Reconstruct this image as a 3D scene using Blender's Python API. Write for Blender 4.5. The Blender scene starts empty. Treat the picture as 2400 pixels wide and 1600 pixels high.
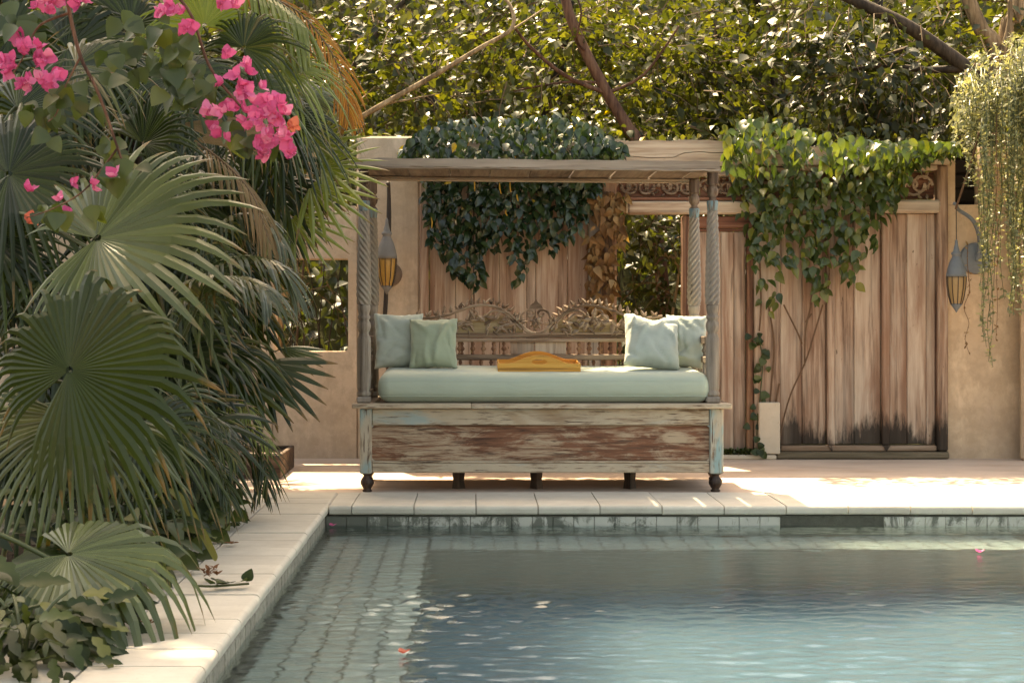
import bpy, bmesh, math, random
import numpy as np
from mathutils import Vector, Matrix
from math import sin, cos, pi, radians

# ---------------------------------------------------------------- camera, sky, sun, exposure
sc = bpy.context.scene
COL = sc.collection
KF = 3590.0                                   # focal length in photo pixels (2400 wide)
EYE = 1.06
cam_data = bpy.data.cameras.new('camera')
cam_data.sensor_width = 36.0
cam_data.lens = 36.0 * KF / 2400.0
cam_data.shift_x = (1200 - 1110) / 2400.0
cam_data.shift_y = -60 / 2400.0
cam_data.clip_end = 400
cam_data.dof.use_dof = True
cam_data.dof.focus_distance = 9.4
cam_data.dof.aperture_fstop = 9.0
cam = bpy.data.objects.new('camera', cam_data)
cam.location = (0, 0, EYE)
cam.rotation_euler = (pi / 2, 0, 0)
COL.objects.link(cam)
sc.camera = cam

SUN_AZ = math.atan2(-0.35, 0.94)              # from the left, behind the wall
SUN_EL = radians(60)
world = bpy.data.worlds.new('World')
sc.world = world
world.use_nodes = True
wn = world.node_tree.nodes
wn.clear()
sky = wn.new('ShaderNodeTexSky')
sky.sky_type = 'NISHITA'
sky.sun_disc = False
sky.sun_elevation = SUN_EL
sky.sun_rotation = SUN_AZ
sky.air_density = 1.0
sky.dust_density = 3.5
sky.ozone_density = 0.6
bg = wn.new('ShaderNodeBackground')
bg.inputs['Strength'].default_value = 0.15
wo = wn.new('ShaderNodeOutputWorld')
world.node_tree.links.new(sky.outputs[0], bg.inputs[0])
world.node_tree.links.new(bg.outputs[0], wo.inputs[0])

sun_data = bpy.data.lights.new('sun', 'SUN')
sun_data.energy = 4.0
sun_data.angle = radians(0.6)
sun_data.color = (1.0, 0.955, 0.87)
sun = bpy.data.objects.new('sun', sun_data)
sdir = Vector((sin(SUN_AZ) * cos(SUN_EL), cos(SUN_AZ) * cos(SUN_EL), sin(SUN_EL)))
sun.rotation_euler = sdir.to_track_quat('Z', 'Y').to_euler()
sun.location = sdir * 40
COL.objects.link(sun)

vs = sc.view_settings
vs.view_transform = 'Standard'
vs.look = 'None'
vs.exposure = 2.12
vs.gamma = 1.0
vs.use_curve_mapping = False
vs.use_white_balance = True
vs.white_balance_temperature = 10300
vs.white_balance_tint = 10
sc.cycles.use_denoising = True
sc.cycles.max_bounces = 9
sc.cycles.transparent_max_bounces = 8
sc.cycles.diffuse_bounces = 4
sc.cycles.glossy_bounces = 3
sc.cycles.transmission_bounces = 6
sc.cycles.sample_clamp_indirect = 6.0

RNG = random.Random(7)
NR = np.random.RandomState(11)
U = RNG.uniform

def P(px, py, Y):                             # a photo pixel (2400 x 1600) at distance Y
    return Vector(((px - 1110) / KF * Y, Y, EYE - (py - 740) / KF * Y))
def D(dx, dy, Y):                             # same, for readings off a 2352-wide view
    return P(dx * 1.0204, dy * 1.0204, Y)

# ---------------------------------------------------------------- mesh builder
class MB:
    def __init__(s):
        s.v = []; s.f = []
    def add(s, vs_, fs):
        b = len(s.v)
        s.v.extend(tuple(v) for v in vs_)
        s.f.extend(tuple(i + b for i in f) for f in fs)
        return s
    def box(s, x0, x1, y0, y1, z0, z1, c=0.004):
        if x0 > x1: x0, x1 = x1, x0
        if y0 > y1: y0, y1 = y1, y0
        if z0 > z1: z0, z1 = z1, z0
        c = min(c, (x1 - x0) * .3, (y1 - y0) * .3, (z1 - z0) * .3)
        lo, hi = (x0, y0, z0), (x1, y1, z1)
        vs_, idx = [], {}
        for ix in (0, 1):
            for iy in (0, 1):
                for iz in (0, 1):
                    cor = [(lo, hi)[i][k] for k, i in enumerate((ix, iy, iz))]
                    sg = [(1, -1)[i] for i in (ix, iy, iz)]
                    for ax in range(3):       # vertex on the face of axis ax
                        p = [cor[k] + (0 if k == ax else sg[k] * c) for k in range(3)]
                        idx[(ix, iy, iz, ax)] = len(vs_); vs_.append(p)
        fs = []
        def K(bits, ax): return idx[(bits[0], bits[1], bits[2], ax)]
        for ax in range(3):
            a, b = (ax + 1) % 3, (ax + 2) % 3
            for side in (0, 1):
                q = []
                for (i, j) in ((0, 0), (1, 0), (1, 1), (0, 1)):
                    bits = [0, 0, 0]; bits[ax] = side; bits[a] = i; bits[b] = j
                    q.append(K(bits, ax))
                fs.append(q if side else q[::-1])
            for i in (0, 1):                  # chamfers along axis ax
                for j in (0, 1):
                    b0 = [0, 0, 0]; b1 = [0, 0, 0]
                    b0[a] = b1[a] = i; b0[b] = b1[b] = j; b0[ax] = 0; b1[ax] = 1
                    q = [K(b0, a), K(b1, a), K(b1, b), K(b0, b)]
                    fs.append(q if i == j else q[::-1])
        for ix in (0, 1):
            for iy in (0, 1):
                for iz in (0, 1):
                    q = [idx[(ix, iy, iz, 0)], idx[(ix, iy, iz, 1)], idx[(ix, iy, iz, 2)]]
                    fs.append(q if (ix + iy + iz) % 2 else q[::-1])
        return s.add(vs_, fs)
    def lathe(s, prof, cx=0, cy=0, n=16, axis=None, cap=True, mod=None):
        vs_, fs = [], []
        for (r, z) in prof:
            for k in range(n):
                a = 2 * pi * k / n
                rr = r if mod is None else mod(r, z, a)
                vs_.append((cx + rr * cos(a), cy + rr * sin(a), z))
        m = len(prof)
        for i in range(m - 1):
            for k in range(n):
                k2 = (k + 1) % n
                fs.append((i * n + k, i * n + k2, (i + 1) * n + k2, (i + 1) * n + k))
        if cap:
            fs.append(tuple(range(n))[::-1]); fs.append(tuple((m - 1) * n + k for k in range(n)))
        if axis is not None:
            vs_ = [tuple(axis @ Vector(v)) for v in vs_]
        return s.add(vs_, fs)
    def tube(s, pts, rad, n=6, flat=1.0):
        pts = [Vector(p) for p in pts]
        m = len(pts)
        if not hasattr(rad, '__len__'): rad = [rad] * m
        vs_, fs = [], []
        prev = None
        for i, p in enumerate(pts):
            t = (pts[min(i + 1, m - 1)] - pts[max(i - 1, 0)])
            t = t.normalized() if t.length > 1e-9 else Vector((0, 0, 1))
            if prev is None:
                u = t.cross(Vector((0, 1, 0)) if abs(t.y) < .9 else Vector((1, 0, 0))).normalized()
            else:
                u = (prev - t * prev.dot(t)).normalized()
            prev = u
            w = t.cross(u)
            for k in range(n):
                a = 2 * pi * k / n
                vs_.append(p + u * (cos(a) * rad[i]) + w * (sin(a) * rad[i] * flat))
        for i in range(m - 1):
            for k in range(n):
                k2 = (k + 1) % n
                fs.append((i * n + k, i * n + k2, (i + 1) * n + k2, (i + 1) * n + k))
        fs.append(tuple(range(n))[::-1]); fs.append(tuple((m - 1) * n + k for k in range(n)))
        return s.add(vs_, fs)
    def prism(s, poly, y0, y1):               # outline in x,z extruded along y
        n = len(poly)
        vs_ = [(x, y0, z) for x, z in poly] + [(x, y1, z) for x, z in poly]
        fs = [tuple(range(n)), tuple(range(2 * n - 1, n - 1, -1))]
        fs += [(i, i + n, (i + 1) % n + n, (i + 1) % n) for i in range(n)]
        return s.add(vs_, fs)

WL = {}                                       # world location of each object
def link(o, parent, loc):
    COL.objects.link(o)
    loc = Vector(loc)
    WL[o.name] = loc
    if parent is not None:
        o.parent = parent
        o.location = loc - WL[parent.name]
    else:
        o.location = loc
    return o

def obj(name, mb, material, parent=None, smooth=False, origin=None, fix=False):
    me = bpy.data.meshes.new(name)
    if isinstance(mb, MB):
        V = np.array(mb.v, dtype=np.float64); fs = mb.f
    else:
        V, fs = mb
        V = np.asarray(V, dtype=np.float64)
    if origin is None:
        lo, hi = V.min(0), V.max(0)
        origin = Vector(((lo[0] + hi[0]) / 2, (lo[1] + hi[1]) / 2, lo[2]))
    V = V - np.array(origin)
    if isinstance(fs, np.ndarray):
        nf, k = fs.shape
        me.vertices.add(len(V)); me.vertices.foreach_set('co', V.ravel().astype(np.float32))
        me.loops.add(nf * k); me.loops.foreach_set('vertex_index', fs.ravel().astype(np.int32))
        me.polygons.add(nf); me.polygons.foreach_set('loop_start', np.arange(0, nf * k, k, dtype=np.int32))
        me.update(calc_edges=True)
    else:
        me.from_pydata(V.tolist(), [], fs)
        me.update()
    if fix:
        bm = bmesh.new(); bm.from_mesh(me); bmesh.ops.recalc_face_normals(bm, faces=bm.faces); bm.to_mesh(me); bm.free()
    if smooth:
        me.polygons.foreach_set('use_smooth', np.ones(len(me.polygons), dtype=bool))
    if material is not None: me.materials.append(material)
    o = bpy.data.objects.new(name, me)
    return link(o, parent, origin)

def tag(o, label=None, cat=None, group=None, kind=None):
    if label: o['label'] = label
    if cat: o['category'] = cat
    if group: o['group'] = group
    if kind: o['kind'] = kind
    return o
def thing(name, label, cat, loc, group=None):
    o = bpy.data.objects.new(name, None)
    o.empty_display_size = .1
    link(o, None, loc)
    return tag(o, label, cat, group)
def struct(name, mb, m, **k):
    return tag(obj(name, mb, m, **k), kind='structure')
def inst(name, mesh, parent, loc, rot=None, scale=1.0):      # an object sharing a mesh
    o = bpy.data.objects.new(name, mesh)
    if rot is not None: o.rotation_euler = rot if not isinstance(rot, Matrix) else rot.to_euler()
    o.scale = (scale,) * 3 if not hasattr(scale, '__len__') else scale
    return link(o, parent, loc)
def mesh_of(name, mb, material, smooth=True):
    me = bpy.data.meshes.new(name)
    me.from_pydata([tuple(v) for v in mb.v], [], mb.f); me.update()
    if smooth: me.polygons.foreach_set('use_smooth', np.ones(len(me.polygons), dtype=bool))
    me.materials.append(material)
    return me

def frame_mat(tip, nrm):                      # columns: side, tip direction, normal
    t = Vector(tip).normalized()
    n = Vector(nrm); n = (n - t * n.dot(t))
    n = n.normalized() if n.length > 1e-6 else t.orthogonal().normalized()
    return Matrix((t.cross(n), t, n)).transposed()

def scatter(tv, tf, pos, tips, nrms, scl):    # copies of a small template as one vertex/face array
    tv = np.asarray(tv); tf = np.asarray(tf)
    t = tips / np.linalg.norm(tips, axis=1, keepdims=True)
    n = nrms - t * (nrms * t).sum(1, keepdims=True)
    n = n / (np.linalg.norm(n, axis=1, keepdims=True) + 1e-9)
    s = np.cross(t, n)
    R = np.stack([s, t, n], axis=2)
    V = np.einsum('nij,vj->nvi', R, tv) * scl[:, None, None] + pos[:, None, :]
    Fc = tf[None] + (np.arange(len(pos)) * len(tv))[:, None, None]
    return V.reshape(-1, 3), Fc.reshape(-1, tf.shape[1])
def join(parts):
    vs_, fs, b = [], [], 0
    for v, f in parts:
        vs_.append(v); fs.append(f + b); b += len(v)
    return np.concatenate(vs_), np.concatenate(fs)

# ---------------------------------------------------------------- materials
class N:
    def __init__(s, name):
        s.m = bpy.data.materials.new(name); s.m.use_nodes = True
        s.t = s.m.node_tree; s.t.nodes.clear()
        s.out = s.t.nodes.new('ShaderNodeOutputMaterial')
    def n(s, typ, **kw):
        x = s.t.nodes.new(typ)
        for k, v in kw.items(): setattr(x, k, v)
        return x
    def set(s, sock, v):
        if hasattr(v, 'is_output') or isinstance(v, bpy.types.NodeSocket): s.t.links.new(v, sock)
        elif isinstance(v, (tuple, list)) and len(v) == 3 and sock.type == 'RGBA': sock.default_value = (*v, 1)
        else: sock.default_value = v
    def vec(s, scale, kind='Object', world=False, rnd=True):
        if world: src = s.n('ShaderNodeNewGeometry').outputs['Position']
        else: src = s.n('ShaderNodeTexCoord').outputs[kind]
        if rnd and not world:
            oi = s.n('ShaderNodeObjectInfo').outputs['Random']
            k = s.math('MULTIPLY', oi, 37.0)
            ad = s.n('ShaderNodeVectorMath', operation='ADD'); s.set(ad.inputs[0], src); s.set(ad.inputs[1], k); src = ad.outputs[0]
        mp = s.n('ShaderNodeVectorMath', operation='MULTIPLY')
        s.set(mp.inputs[0], src); mp.inputs[1].default_value = scale if hasattr(scale, '__len__') else (scale,) * 3
        return mp.outputs[0]
    def noise(s, vec, scale=1.0, detail=4, rough=.55, dist=0.0):
        x = s.n('ShaderNodeTexNoise'); s.set(x.inputs['Vector'], vec)
        x.inputs['Scale'].default_value = scale; x.inputs['Detail'].default_value = detail
        x.inputs['Roughness'].default_value = rough; x.inputs['Distortion'].default_value = dist
        return x.outputs['Fac']
    def ramp(s, fac, stops, interp='LINEAR'):
        x = s.n('ShaderNodeValToRGB'); s.set(x.inputs[0], fac)
        e = x.color_ramp.elements; x.color_ramp.interpolation = interp
        while len(e) < len(stops): e.new(0.5)
        for i, (p, c) in enumerate(stops):
            e[i].position = p
            e[i].color = (*c, 1) if hasattr(c, '__len__') else (c, c, c, 1)
        return x.outputs['Color']
    def mix(s, fac, a, b, mode='MIX'):
        x = s.n('ShaderNodeMix', data_type='RGBA', blend_type=mode)
        s.set(x.inputs[0], fac); s.set(x.inputs[6], a); s.set(x.inputs[7], b)
        return x.outputs[2]
    def math(s, op, a, b=0.0, clamp=False):
        x = s.n('ShaderNodeMath', operation=op); x.use_clamp = clamp
        s.set(x.inputs[0], a); s.set(x.inputs[1], b)
        return x.outputs[0]
    def zpos(s, axis='Z'):
        g = s.n('ShaderNodeNewGeometry'); x = s.n('ShaderNodeSeparateXYZ'); s.t.links.new(g.outputs['Position'], x.inputs[0])
        return x.outputs[axis]
    def rnd(s): return s.n('ShaderNodeObjectInfo').outputs['Random']
    def isl(s): return s.n('ShaderNodeNewGeometry').outputs['Random Per Island']
    def bump(s, h, strength=.3, dist=.01, prev=None):
        x = s.n('ShaderNodeBump'); x.inputs['Strength'].default_value = strength; x.inputs['Distance'].default_value = dist
        s.set(x.inputs['Height'], h)
        if prev is not None: s.set(x.inputs['Normal'], prev)
        return x.outputs[0]
    def pbr(s, col, rough=.6, spec=.5, bump=None, **kw):
        x = s.n('ShaderNodeBsdfPrincipled')
        s.set(x.inputs['Base Color'], col); s.set(x.inputs['Roughness'], rough)
        x.inputs['Specular IOR Level'].default_value = spec
        if bump is not None: s.set(x.inputs['Normal'], bump)
        for k, v in kw.items(): s.set(x.inputs[k.replace('_', ' ')], v)
        return x.outputs[0]
    def done(s, sh):
        s.t.links.new(sh, s.out.inputs['Surface']); return s.m

def grain(n, ax, fine=40, coarse=9, stretch=.05):
    sc3 = [1.0, 1.0, 1.0]; sc3['xyz'.index(ax)] = stretch
    v1 = n.vec([fine * k for k in sc3]); v2 = n.vec([coarse * k for k in sc3])
    return n.noise(v1, 1, 5, .65, .4), n.noise(v2, 1, 4, .6, .8)

def m_wood(name, ax, c_dark, c_mid, c_light, mould=False, rough=.8, bleach=None, red=None):
    n = N(name)
    a, b = grain(n, ax)
    f = n.math('ADD', n.math('MULTIPLY', a, .5), n.math('MULTIPLY', b, .5))
    f = n.math('ADD', f, n.math('MULTIPLY', n.math('SUBTRACT', n.rnd(), .5), .10))
    col = n.ramp(f, [(.37, c_dark), (.48, c_mid), (.60, c_light)])
    big = n.noise(n.vec([2.2 if k != ax else .6 for k in 'xyz']), 1, 4, .6)
    if bleach: col = n.mix(n.ramp(big, [(.46, 0.0), (.68, .75)]), col, bleach)
    if red:
        rd = n.noise(n.vec([7 if k != ax else .55 for k in 'xyz'], world=True), 1, 5, .65, .5)
        col = n.mix(n.ramp(rd, [(.50, 0.0), (.66, .75)]), col, red)
        gy = n.noise(n.vec([11 if k != ax else .8 for k in 'xyz'], world=True), 1, 5, .7, .3)
        col = n.mix(n.ramp(gy, [(.58, 0.0), (.70, .6)]), col, (.44, .37, .30))
        dk_ = n.noise(n.vec([16 if k != ax else .7 for k in 'xyz'], world=True), 1, 5, .7, .4)
        col = n.mix(n.ramp(dk_, [(.60, 0.0), (.70, .55)]), col, (.085, .05, .032))
    crk = n.ramp(n.noise(n.vec([34 if k != ax else .9 for k in 'xyz']), 1, 3, .5, .6), [(.27, 0.0), (.31, 1.0)])
    col = n.mix(crk, n.mix(.5, col, (.03, .016, .008)), col)
    spk = n.ramp(n.noise(n.vec([30 if k != ax else 9 for k in 'xyz']), 1, 3, .6), [(.70, 0.0), (.75, .8)])
    col = n.mix(spk, col, (.05, .028, .015))
    if mould:
        z = n.zpos()
        w = n.noise(n.vec((26, 26, 4.5), world=True), 1, 5, .7)
        w2 = n.noise(n.vec((3.2, 3.2, 1.2), world=True), 1, 3, .5)
        h = n.math('ADD', n.math('MULTIPLY', w, .55), n.math('MULTIPLY', w2, .75))
        h = n.math('SUBTRACT', h, .36)
        msk = n.math('MULTIPLY', n.math('SUBTRACT', h, z), 7, clamp=True)
        xs = n.math('MULTIPLY', n.math('SUBTRACT', n.zpos('X'), 2.05), 3.0, clamp=True)
        msk = n.math('MULTIPLY', msk, n.math('ADD', n.math('MULTIPLY', xs, .75), .15), clamp=True)
        col = n.mix(msk, col, (.012, .010, .007))
    bp = n.bump(f, .55, .006)
    bp = n.bump(crk, .5, .004, bp)
    return n.done(n.pbr(col, rough, .3, bp))

def m_painted(name, ax, bare, paint, teal, amt=.5, teal_amt=.62, dark=(.05, .025, .015)):
    n = N(name)
    a, b = grain(n, ax, 55, 7, .07)
    col = n.ramp(a, [(.3, dark), (.48, bare), (.7, tuple(min(1, c * 1.5) for c in bare))])
    sx = [9.5, 9.5, 9.5]; sx['xyz'.index(ax)] = 2.6
    wear = n.noise(n.vec(sx), 1, 6, .72, 1.2)
    wear = n.math('ADD', n.math('MULTIPLY', wear, .62), n.math('MULTIPLY', a, .38))
    lo = .5 + (.5 - amt) * .36
    msk = n.ramp(wear, [(lo - .055, 0.0), (lo + .055, 1.0)])
    pc = n.mix(n.noise(n.vec(11), 1, 4, .6), tuple(c * .82 for c in paint), tuple(min(1, c * 1.1) for c in paint))
    tm = n.ramp(n.noise(n.vec([k * .55 for k in sx]), 1, 5, .65, .5), [(teal_amt - .05, 0.0), (teal_amt + .08, .85)])
    pc = n.mix(tm, pc, teal)
    og = n.ramp(n.noise(n.vec([k * .35 for k in sx]), 1, 4, .6, .6), [(.60, 0.0), (.72, .8)])
    pc = n.mix(og, pc, (.27, .145, .06))
    col = n.mix(msk, col, pc)
    scr = n.ramp(n.noise(n.vec([70 if k != ax else 5 for k in 'xyz']), 1, 4, .6), [(.33, 0.0), (.39, 1.0)])
    col = n.mix(scr, (.10, .06, .04), col)
    bp = n.bump(msk, .35, .003); bp = n.bump(a, .4, .004, bp)
    return n.done(n.pbr(col, .72, .3, bp))

def m_leaf(name, stops, trans=.35, rough=.34, spec=.5, tint=(1.5, 1.55, .6), old=None, veins=0.0):
    n = N(name)
    r = n.math('FRACT', n.math('ADD', n.isl(), n.rnd()))
    base = n.ramp(r, stops)
    nz = n.noise(n.vec(6, world=True), 1, 3, .6)
    base = n.mix(n.math('MULTIPLY', nz, .5), base, n.mix(1.0, base, (.55, .6, .5), 'MULTIPLY'))
    if old: base = n.mix(n.ramp(r, [(old[1], 0.0), (old[1] + .004, 1.0)]), base, old[0])
    at = n.n('ShaderNodeAttribute', attribute_name='tip').outputs['Fac']
    tipm = n.math('ADD', n.math('ADD', at, n.math('MULTIPLY', n.math('SUBTRACT', n.noise(n.vec(14, world=True), 1, 3, .6), .5), .35)), n.math('MULTIPLY', n.math('SUBTRACT', n.isl(), .5), .16))
    base = n.mix(n.ramp(tipm, [(.88, 0.0), (.97, .9)]), base, (.17, .10, .038))
    fine = n.noise(n.vec(60, world=True), 1, 2, .5)
    bp = n.bump(fine, .12, .004)
    p = n.pbr(base, rough, spec, bp)
    tr = n.n('ShaderNodeBsdfTranslucent'); n.set(tr.inputs['Color'], n.mix(1.0, base, tint, 'MULTIPLY'))
    mx = n.n('ShaderNodeMixShader'); mx.inputs[0].default_value = trans
    n.t.links.new(p, mx.inputs[1]); n.t.links.new(tr.outputs[0], mx.inputs[2])
    return n.done(mx.outputs[0])

M = {}
M['gate'] = m_wood('weathered gate wood', 'z', (.13, .075, .05), (.32, .205, .14), (.47, .35, .26), mould=True, bleach=(.50, .415, .33), red=(.215, .10, .058))
M['gate_x'] = m_wood('weathered beam wood', 'x', (.16, .095, .06), (.36, .25, .17), (.52, .41, .30), bleach=(.52, .44, .35))
M['gate_red'] = m_wood('red brown door wood', 'x', (.06, .024, .014), (.16, .062, .036), (.25, .12, .075))
M['gate_red_z'] = m_wood('red brown post wood', 'z', (.07, .03, .018), (.19, .09, .052), (.30, .17, .10))
M['gate_low'] = m_wood('damp brown rail', 'x', (.09, .055, .035), (.20, .125, .08), (.30, .21, .15))
M['gate_sill'] = m_wood('mossy sill', 'x', (.035, .026, .015), (.10, .075, .045), (.17, .13, .085))
M['grey_x'] = m_wood('grey canopy wood', 'x', (.06, .042, .03), (.19, .14, .10), (.33, .26, .20), bleach=(.38, .31, .245))
M['grey_y'] = m_wood('grey canopy board', 'y', (.05, .034, .024), (.13, .09, .064), (.22, .165, .12), bleach=(.25, .19, .145))
M['grey_z'] = m_wood('grey post wood', 'z', (.07, .052, .039), (.185, .147, .113), (.31, .26, .21), bleach=(.34, .295, .245))
M['vase'] = m_wood('dark carved head wood', 'z', (.05, .032, .022), (.13, .085, .06), (.24, .18, .135))
M['dark_z'] = m_wood('dark leg wood', 'z', (.018, .010, .007), (.05, .028, .018), (.10, .06, .04), rough=.5)
M['dark_x'] = m_wood('dark crate wood', 'x', (.02, .013, .009), (.06, .038, .026), (.15, .10, .07))
M['cream_x'] = m_painted('worn cream paint', 'x', (.25, .165, .105), (.47, .375, .27), (.27, .36, .35), .64, .62)
M['cream_z'] = m_painted('worn cream stile paint', 'z', (.22, .145, .09), (.46, .385, .29), (.18, .33, .34), .68, .50)
M['panel'] = m_painted('scraped red panel', 'x', (.185, .077, .042), (.44, .325, .22), (.34, .36, .32), .45, .78)
M['teal'] = m_painted('flaking teal collar', 'z', (.22, .175, .135), (.17, .27, .285), (.11, .22, .28), .52, .5)

def m_plaster(name, c1, c2, stain):
    n = N(name)
    a = n.noise(n.vec(1.1, world=True), 1, 5, .6); b = n.noise(n.vec(16, world=True), 1, 5, .65)
    col = n.mix(n.ramp(a, [(.36, 0.0), (.64, 1.0)]), c1, c2)
    col = n.mix(n.math('MULTIPLY', b, .35), col, tuple(k * .72 for k in c1))
    z = n.zpos(); st = n.noise(n.vec((4, 4, 5), world=True), 1, 6, .7)
    lowm = n.math('MULTIPLY', n.math('SUBTRACT', n.math('ADD', n.math('MULTIPLY', st, 1.7), -.45), z), 1.6, clamp=True)
    col = n.mix(n.math('MULTIPLY', lowm, .75), col, stain)
    med = n.noise(n.vec(9, world=True), 1, 5, .7)
    col = n.mix(n.ramp(med, [(.40, .5), (.56, 0.0)]), col, tuple(k * .74 for k in c1))
    pat = n.ramp(n.noise(n.vec((7, 7, 3.5), world=True), 1, 5, .65), [(.55, 0.0), (.70, .7)])
    col = n.mix(n.math('MULTIPLY', pat, .6), col, tuple(min(1, k * 1.35) for k in c2))
    rain = n.ramp(n.noise(n.vec((4.5, 4.5, .35), world=True), 1, 5, .7), [(.54, 0.0), (.70, .42)])
    col = n.mix(rain, col, tuple(k * .62 for k in c1))
    bp = n.bump(n.noise(n.vec(26, world=True), 1, 6, .7), .6, .008)
    bp = n.bump(n.noise(n.vec(3.5, world=True), 1, 3, .6), .35, .03, bp)
    return n.done(n.pbr(col, .92, .2, bp))
M['plaster'] = m_plaster('ochre plaster', (.54, .405, .285), (.63, .485, .36), (.40, .285, .21))
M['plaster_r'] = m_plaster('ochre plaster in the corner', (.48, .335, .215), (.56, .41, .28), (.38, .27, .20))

def m_stone(name, c1, c2, speck, world=True):
    n = N(name)
    a = n.noise(n.vec(5), 1, 5, .65); b = n.noise(n.vec(40, world=True), 1, 4, .6)
    col = n.mix(n.ramp(a, [(.35, 0.0), (.66, 1.0)]), c1, c2)
    col = n.mix(n.math('MULTIPLY', n.math('SUBTRACT', n.rnd(), .3), .22, clamp=True), col, tuple(k * .72 for k in c1))
    pits = n.ramp(n.noise(n.vec((55, 90, 55), world=True), 1, 3, .6), [(.64, 0.0), (.70, .55)])
    col = n.mix(n.math('MULTIPLY', pits, a), col, speck)
    strk = n.ramp(n.noise(n.vec((3.5, 16, 9), world=True), 1, 5, .7, .6), [(.56, 0.0), (.72, .38)])
    col = n.mix(strk, col, tuple(k * .68 for k in c1))
    bp = n.bump(b, .3, .003); bp = n.bump(pits, -.5, .004, bp)
    return n.done(n.pbr(col, .78, .35, bp))
M['coping'] = m_stone('cream coping stone', (.47, .425, .345), (.555, .51, .42), (.26, .20, .14))
M['slab'] = m_stone('pale slab stone', (.50, .41, .31), (.56, .47, .36), (.3, .22, .15))
def m_deck():
    n = N('smooth peach concrete')
    a = n.noise(n.vec((1.4, 3.2, 1), world=True), 1, 6, .65); b = n.noise(n.vec(30, world=True), 1, 4, .6)
    col = n.ramp(a, [(.32, (.44, .315, .235)), (.52, (.56, .43, .335)), (.70, (.62, .49, .385))])
    col = n.mix(n.math('MULTIPLY', b, .25), col, (.42, .32, .25))
    dirt = n.ramp(n.noise(n.vec((6, 9, 1), world=True), 1, 6, .7), [(.60, 0.0), (.74, .45)])
    col = n.mix(dirt, col, (.30, .21, .15))
    return n.done(n.pbr(col, .7, .3, n.bump(b, .15, .003)))
M['deck'] = m_deck()
def m_soil(name, c1, c2, sc_=5):
    n = N(name)
    col = n.mix(n.noise(n.vec(sc_, world=True), 1, 6, .7), c1, c2)
    return n.done(n.pbr(col, .95, .1, n.bump(n.noise(n.vec(sc_ * 4, world=True), 1, 5, .7), .8, .03)))
M['soil'] = m_soil('dark garden soil', (.018, .012, .008), (.06, .042, .028))
M['grout'] = m_soil('dark grout', (.07, .07, .055), (.17, .165, .13), 20)
M['grout_shelf'] = m_soil('pale grout', (.13, .14, .125), (.22, .23, .21), 20)
M['hill'] = m_soil('overgrown slope', (.012, .014, .005), (.06, .055, .018), 1.2)

def m_tile(name, c1, c2, grime, band=False):
    n = N(name)
    a = n.noise(n.vec(9), 1, 5, .65); b = n.noise(n.vec(34, world=True), 1, 5, .7)
    col = n.mix(a, c1, c2)
    col = n.mix(n.math('MULTIPLY', n.rnd(), .45), col, tuple(k * .75 for k in c1))
    col = n.mix(n.ramp(b, [(.48, 0.0), (.62, .7)]), col, grime)
    return n.done(n.pbr(col, .6, .4, n.bump(b, .3, .003)))
def m_tilewall():
    n = N('mossy pool wall tile')
    a = n.noise(n.vec(9), 1, 5, .65)
    col = n.mix(a, (.34, .33, .28), (.50, .48, .41))
    st = n.noise(n.vec((9, 9, 5), world=True), 1, 6, .75, .6)
    lf = n.math('MULTIPLY', n.math('SUBTRACT', 1.3, n.zpos('X')), .42, clamp=True)
    st = n.math('ADD', st, n.math('MULTIPLY', lf, .16))
    col = n.mix(n.ramp(st, [(.50, 0.0), (.60, .9)]), col, (.085, .09, .068))
    return n.done(n.pbr(col, .65, .35, n.bump(st, .3, .003)))
M['tile_wall'] = m_tilewall()
M['tile_left'] = m_tile('tan pool wall tile', (.27, .25, .20), (.38, .345, .27), (.13, .115, .085))
M['tile_shelf'] = m_tile('pale green shelf tile', (.29, .36, .35), (.40, .47, .45), (.24, .29, .27))
M['riser'] = m_tile('riser tile tinted as reflection', (.28, .295, .27), (.36, .37, .335), (.215, .23, .21))  # brownish band of the gate's reflection put into the riser colour
M['basin'] = m_tile('deep blue basin', (.085, .175, .245), (.115, .215, .285), (.07, .15, .215))

def m_fabric(name, c):
    n = N(name)
    a = n.noise(n.vec(4), 1, 4, .6); w = n.noise(n.vec(420), 1, 2, .5)
    col = n.mix(a, tuple(k * .9 for k in c), tuple(min(1, k * 1.08) for k in c))
    bp = n.bump(w, .12, .002)
    bp = n.bump(n.noise(n.vec((4, 5, 11)), 1, 4, .55, .8), .28, .02, bp)
    return n.done(n.pbr(col, .86, .25, bp, Sheen_Weight=.25))
M['sage'] = m_fabric('sage cotton', (.36, .41, .325))
M['sage2'] = m_fabric('moss green cotton', (.32, .37, .265))
M['mint'] = m_fabric('pale blue green cotton', (.385, .43, .37))
def m_simple(name, c, rough=.5, spec=.5, nz=10, k=.75, **kw):
    n = N(name)
    col = n.mix(n.noise(n.vec(nz), 1, 5, .65), tuple(q * k for q in c), tuple(min(1, q * 1.15) for q in c))
    return n.done(n.pbr(col, rough, spec, n.bump(n.noise(n.vec(nz * 6), 1, 4, .6), .25, .003), **kw))
M['tray'] = m_wood('orange varnished wood', 'x', (.42, .175, .03), (.58, .265, .05), (.64, .34, .08), rough=.45)
M['lamp_metal'] = m_simple('aged grey terracotta', (.20, .185, .165), .7, .3, 14, .6)
M['lamp_plate'] = m_simple('brown wall plate', (.17, .115, .08), .75, .3, 14, .6)
M['lamp_blue'] = m_simple('blue grey metal', (.145, .165, .18), .55, .4, 14, .6)
M['iron'] = m_simple('rusty iron', (.055, .042, .034), .75, .3, 30, .4)
M['amber'] = m_simple('amber shell', (.56, .30, .07), .35, .5, 12, .6, Transmission_Weight=.25)
M['amber_dim'] = m_simple('tan shell', (.42, .27, .12), .4, .5, 12, .55, Transmission_Weight=.2)
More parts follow.
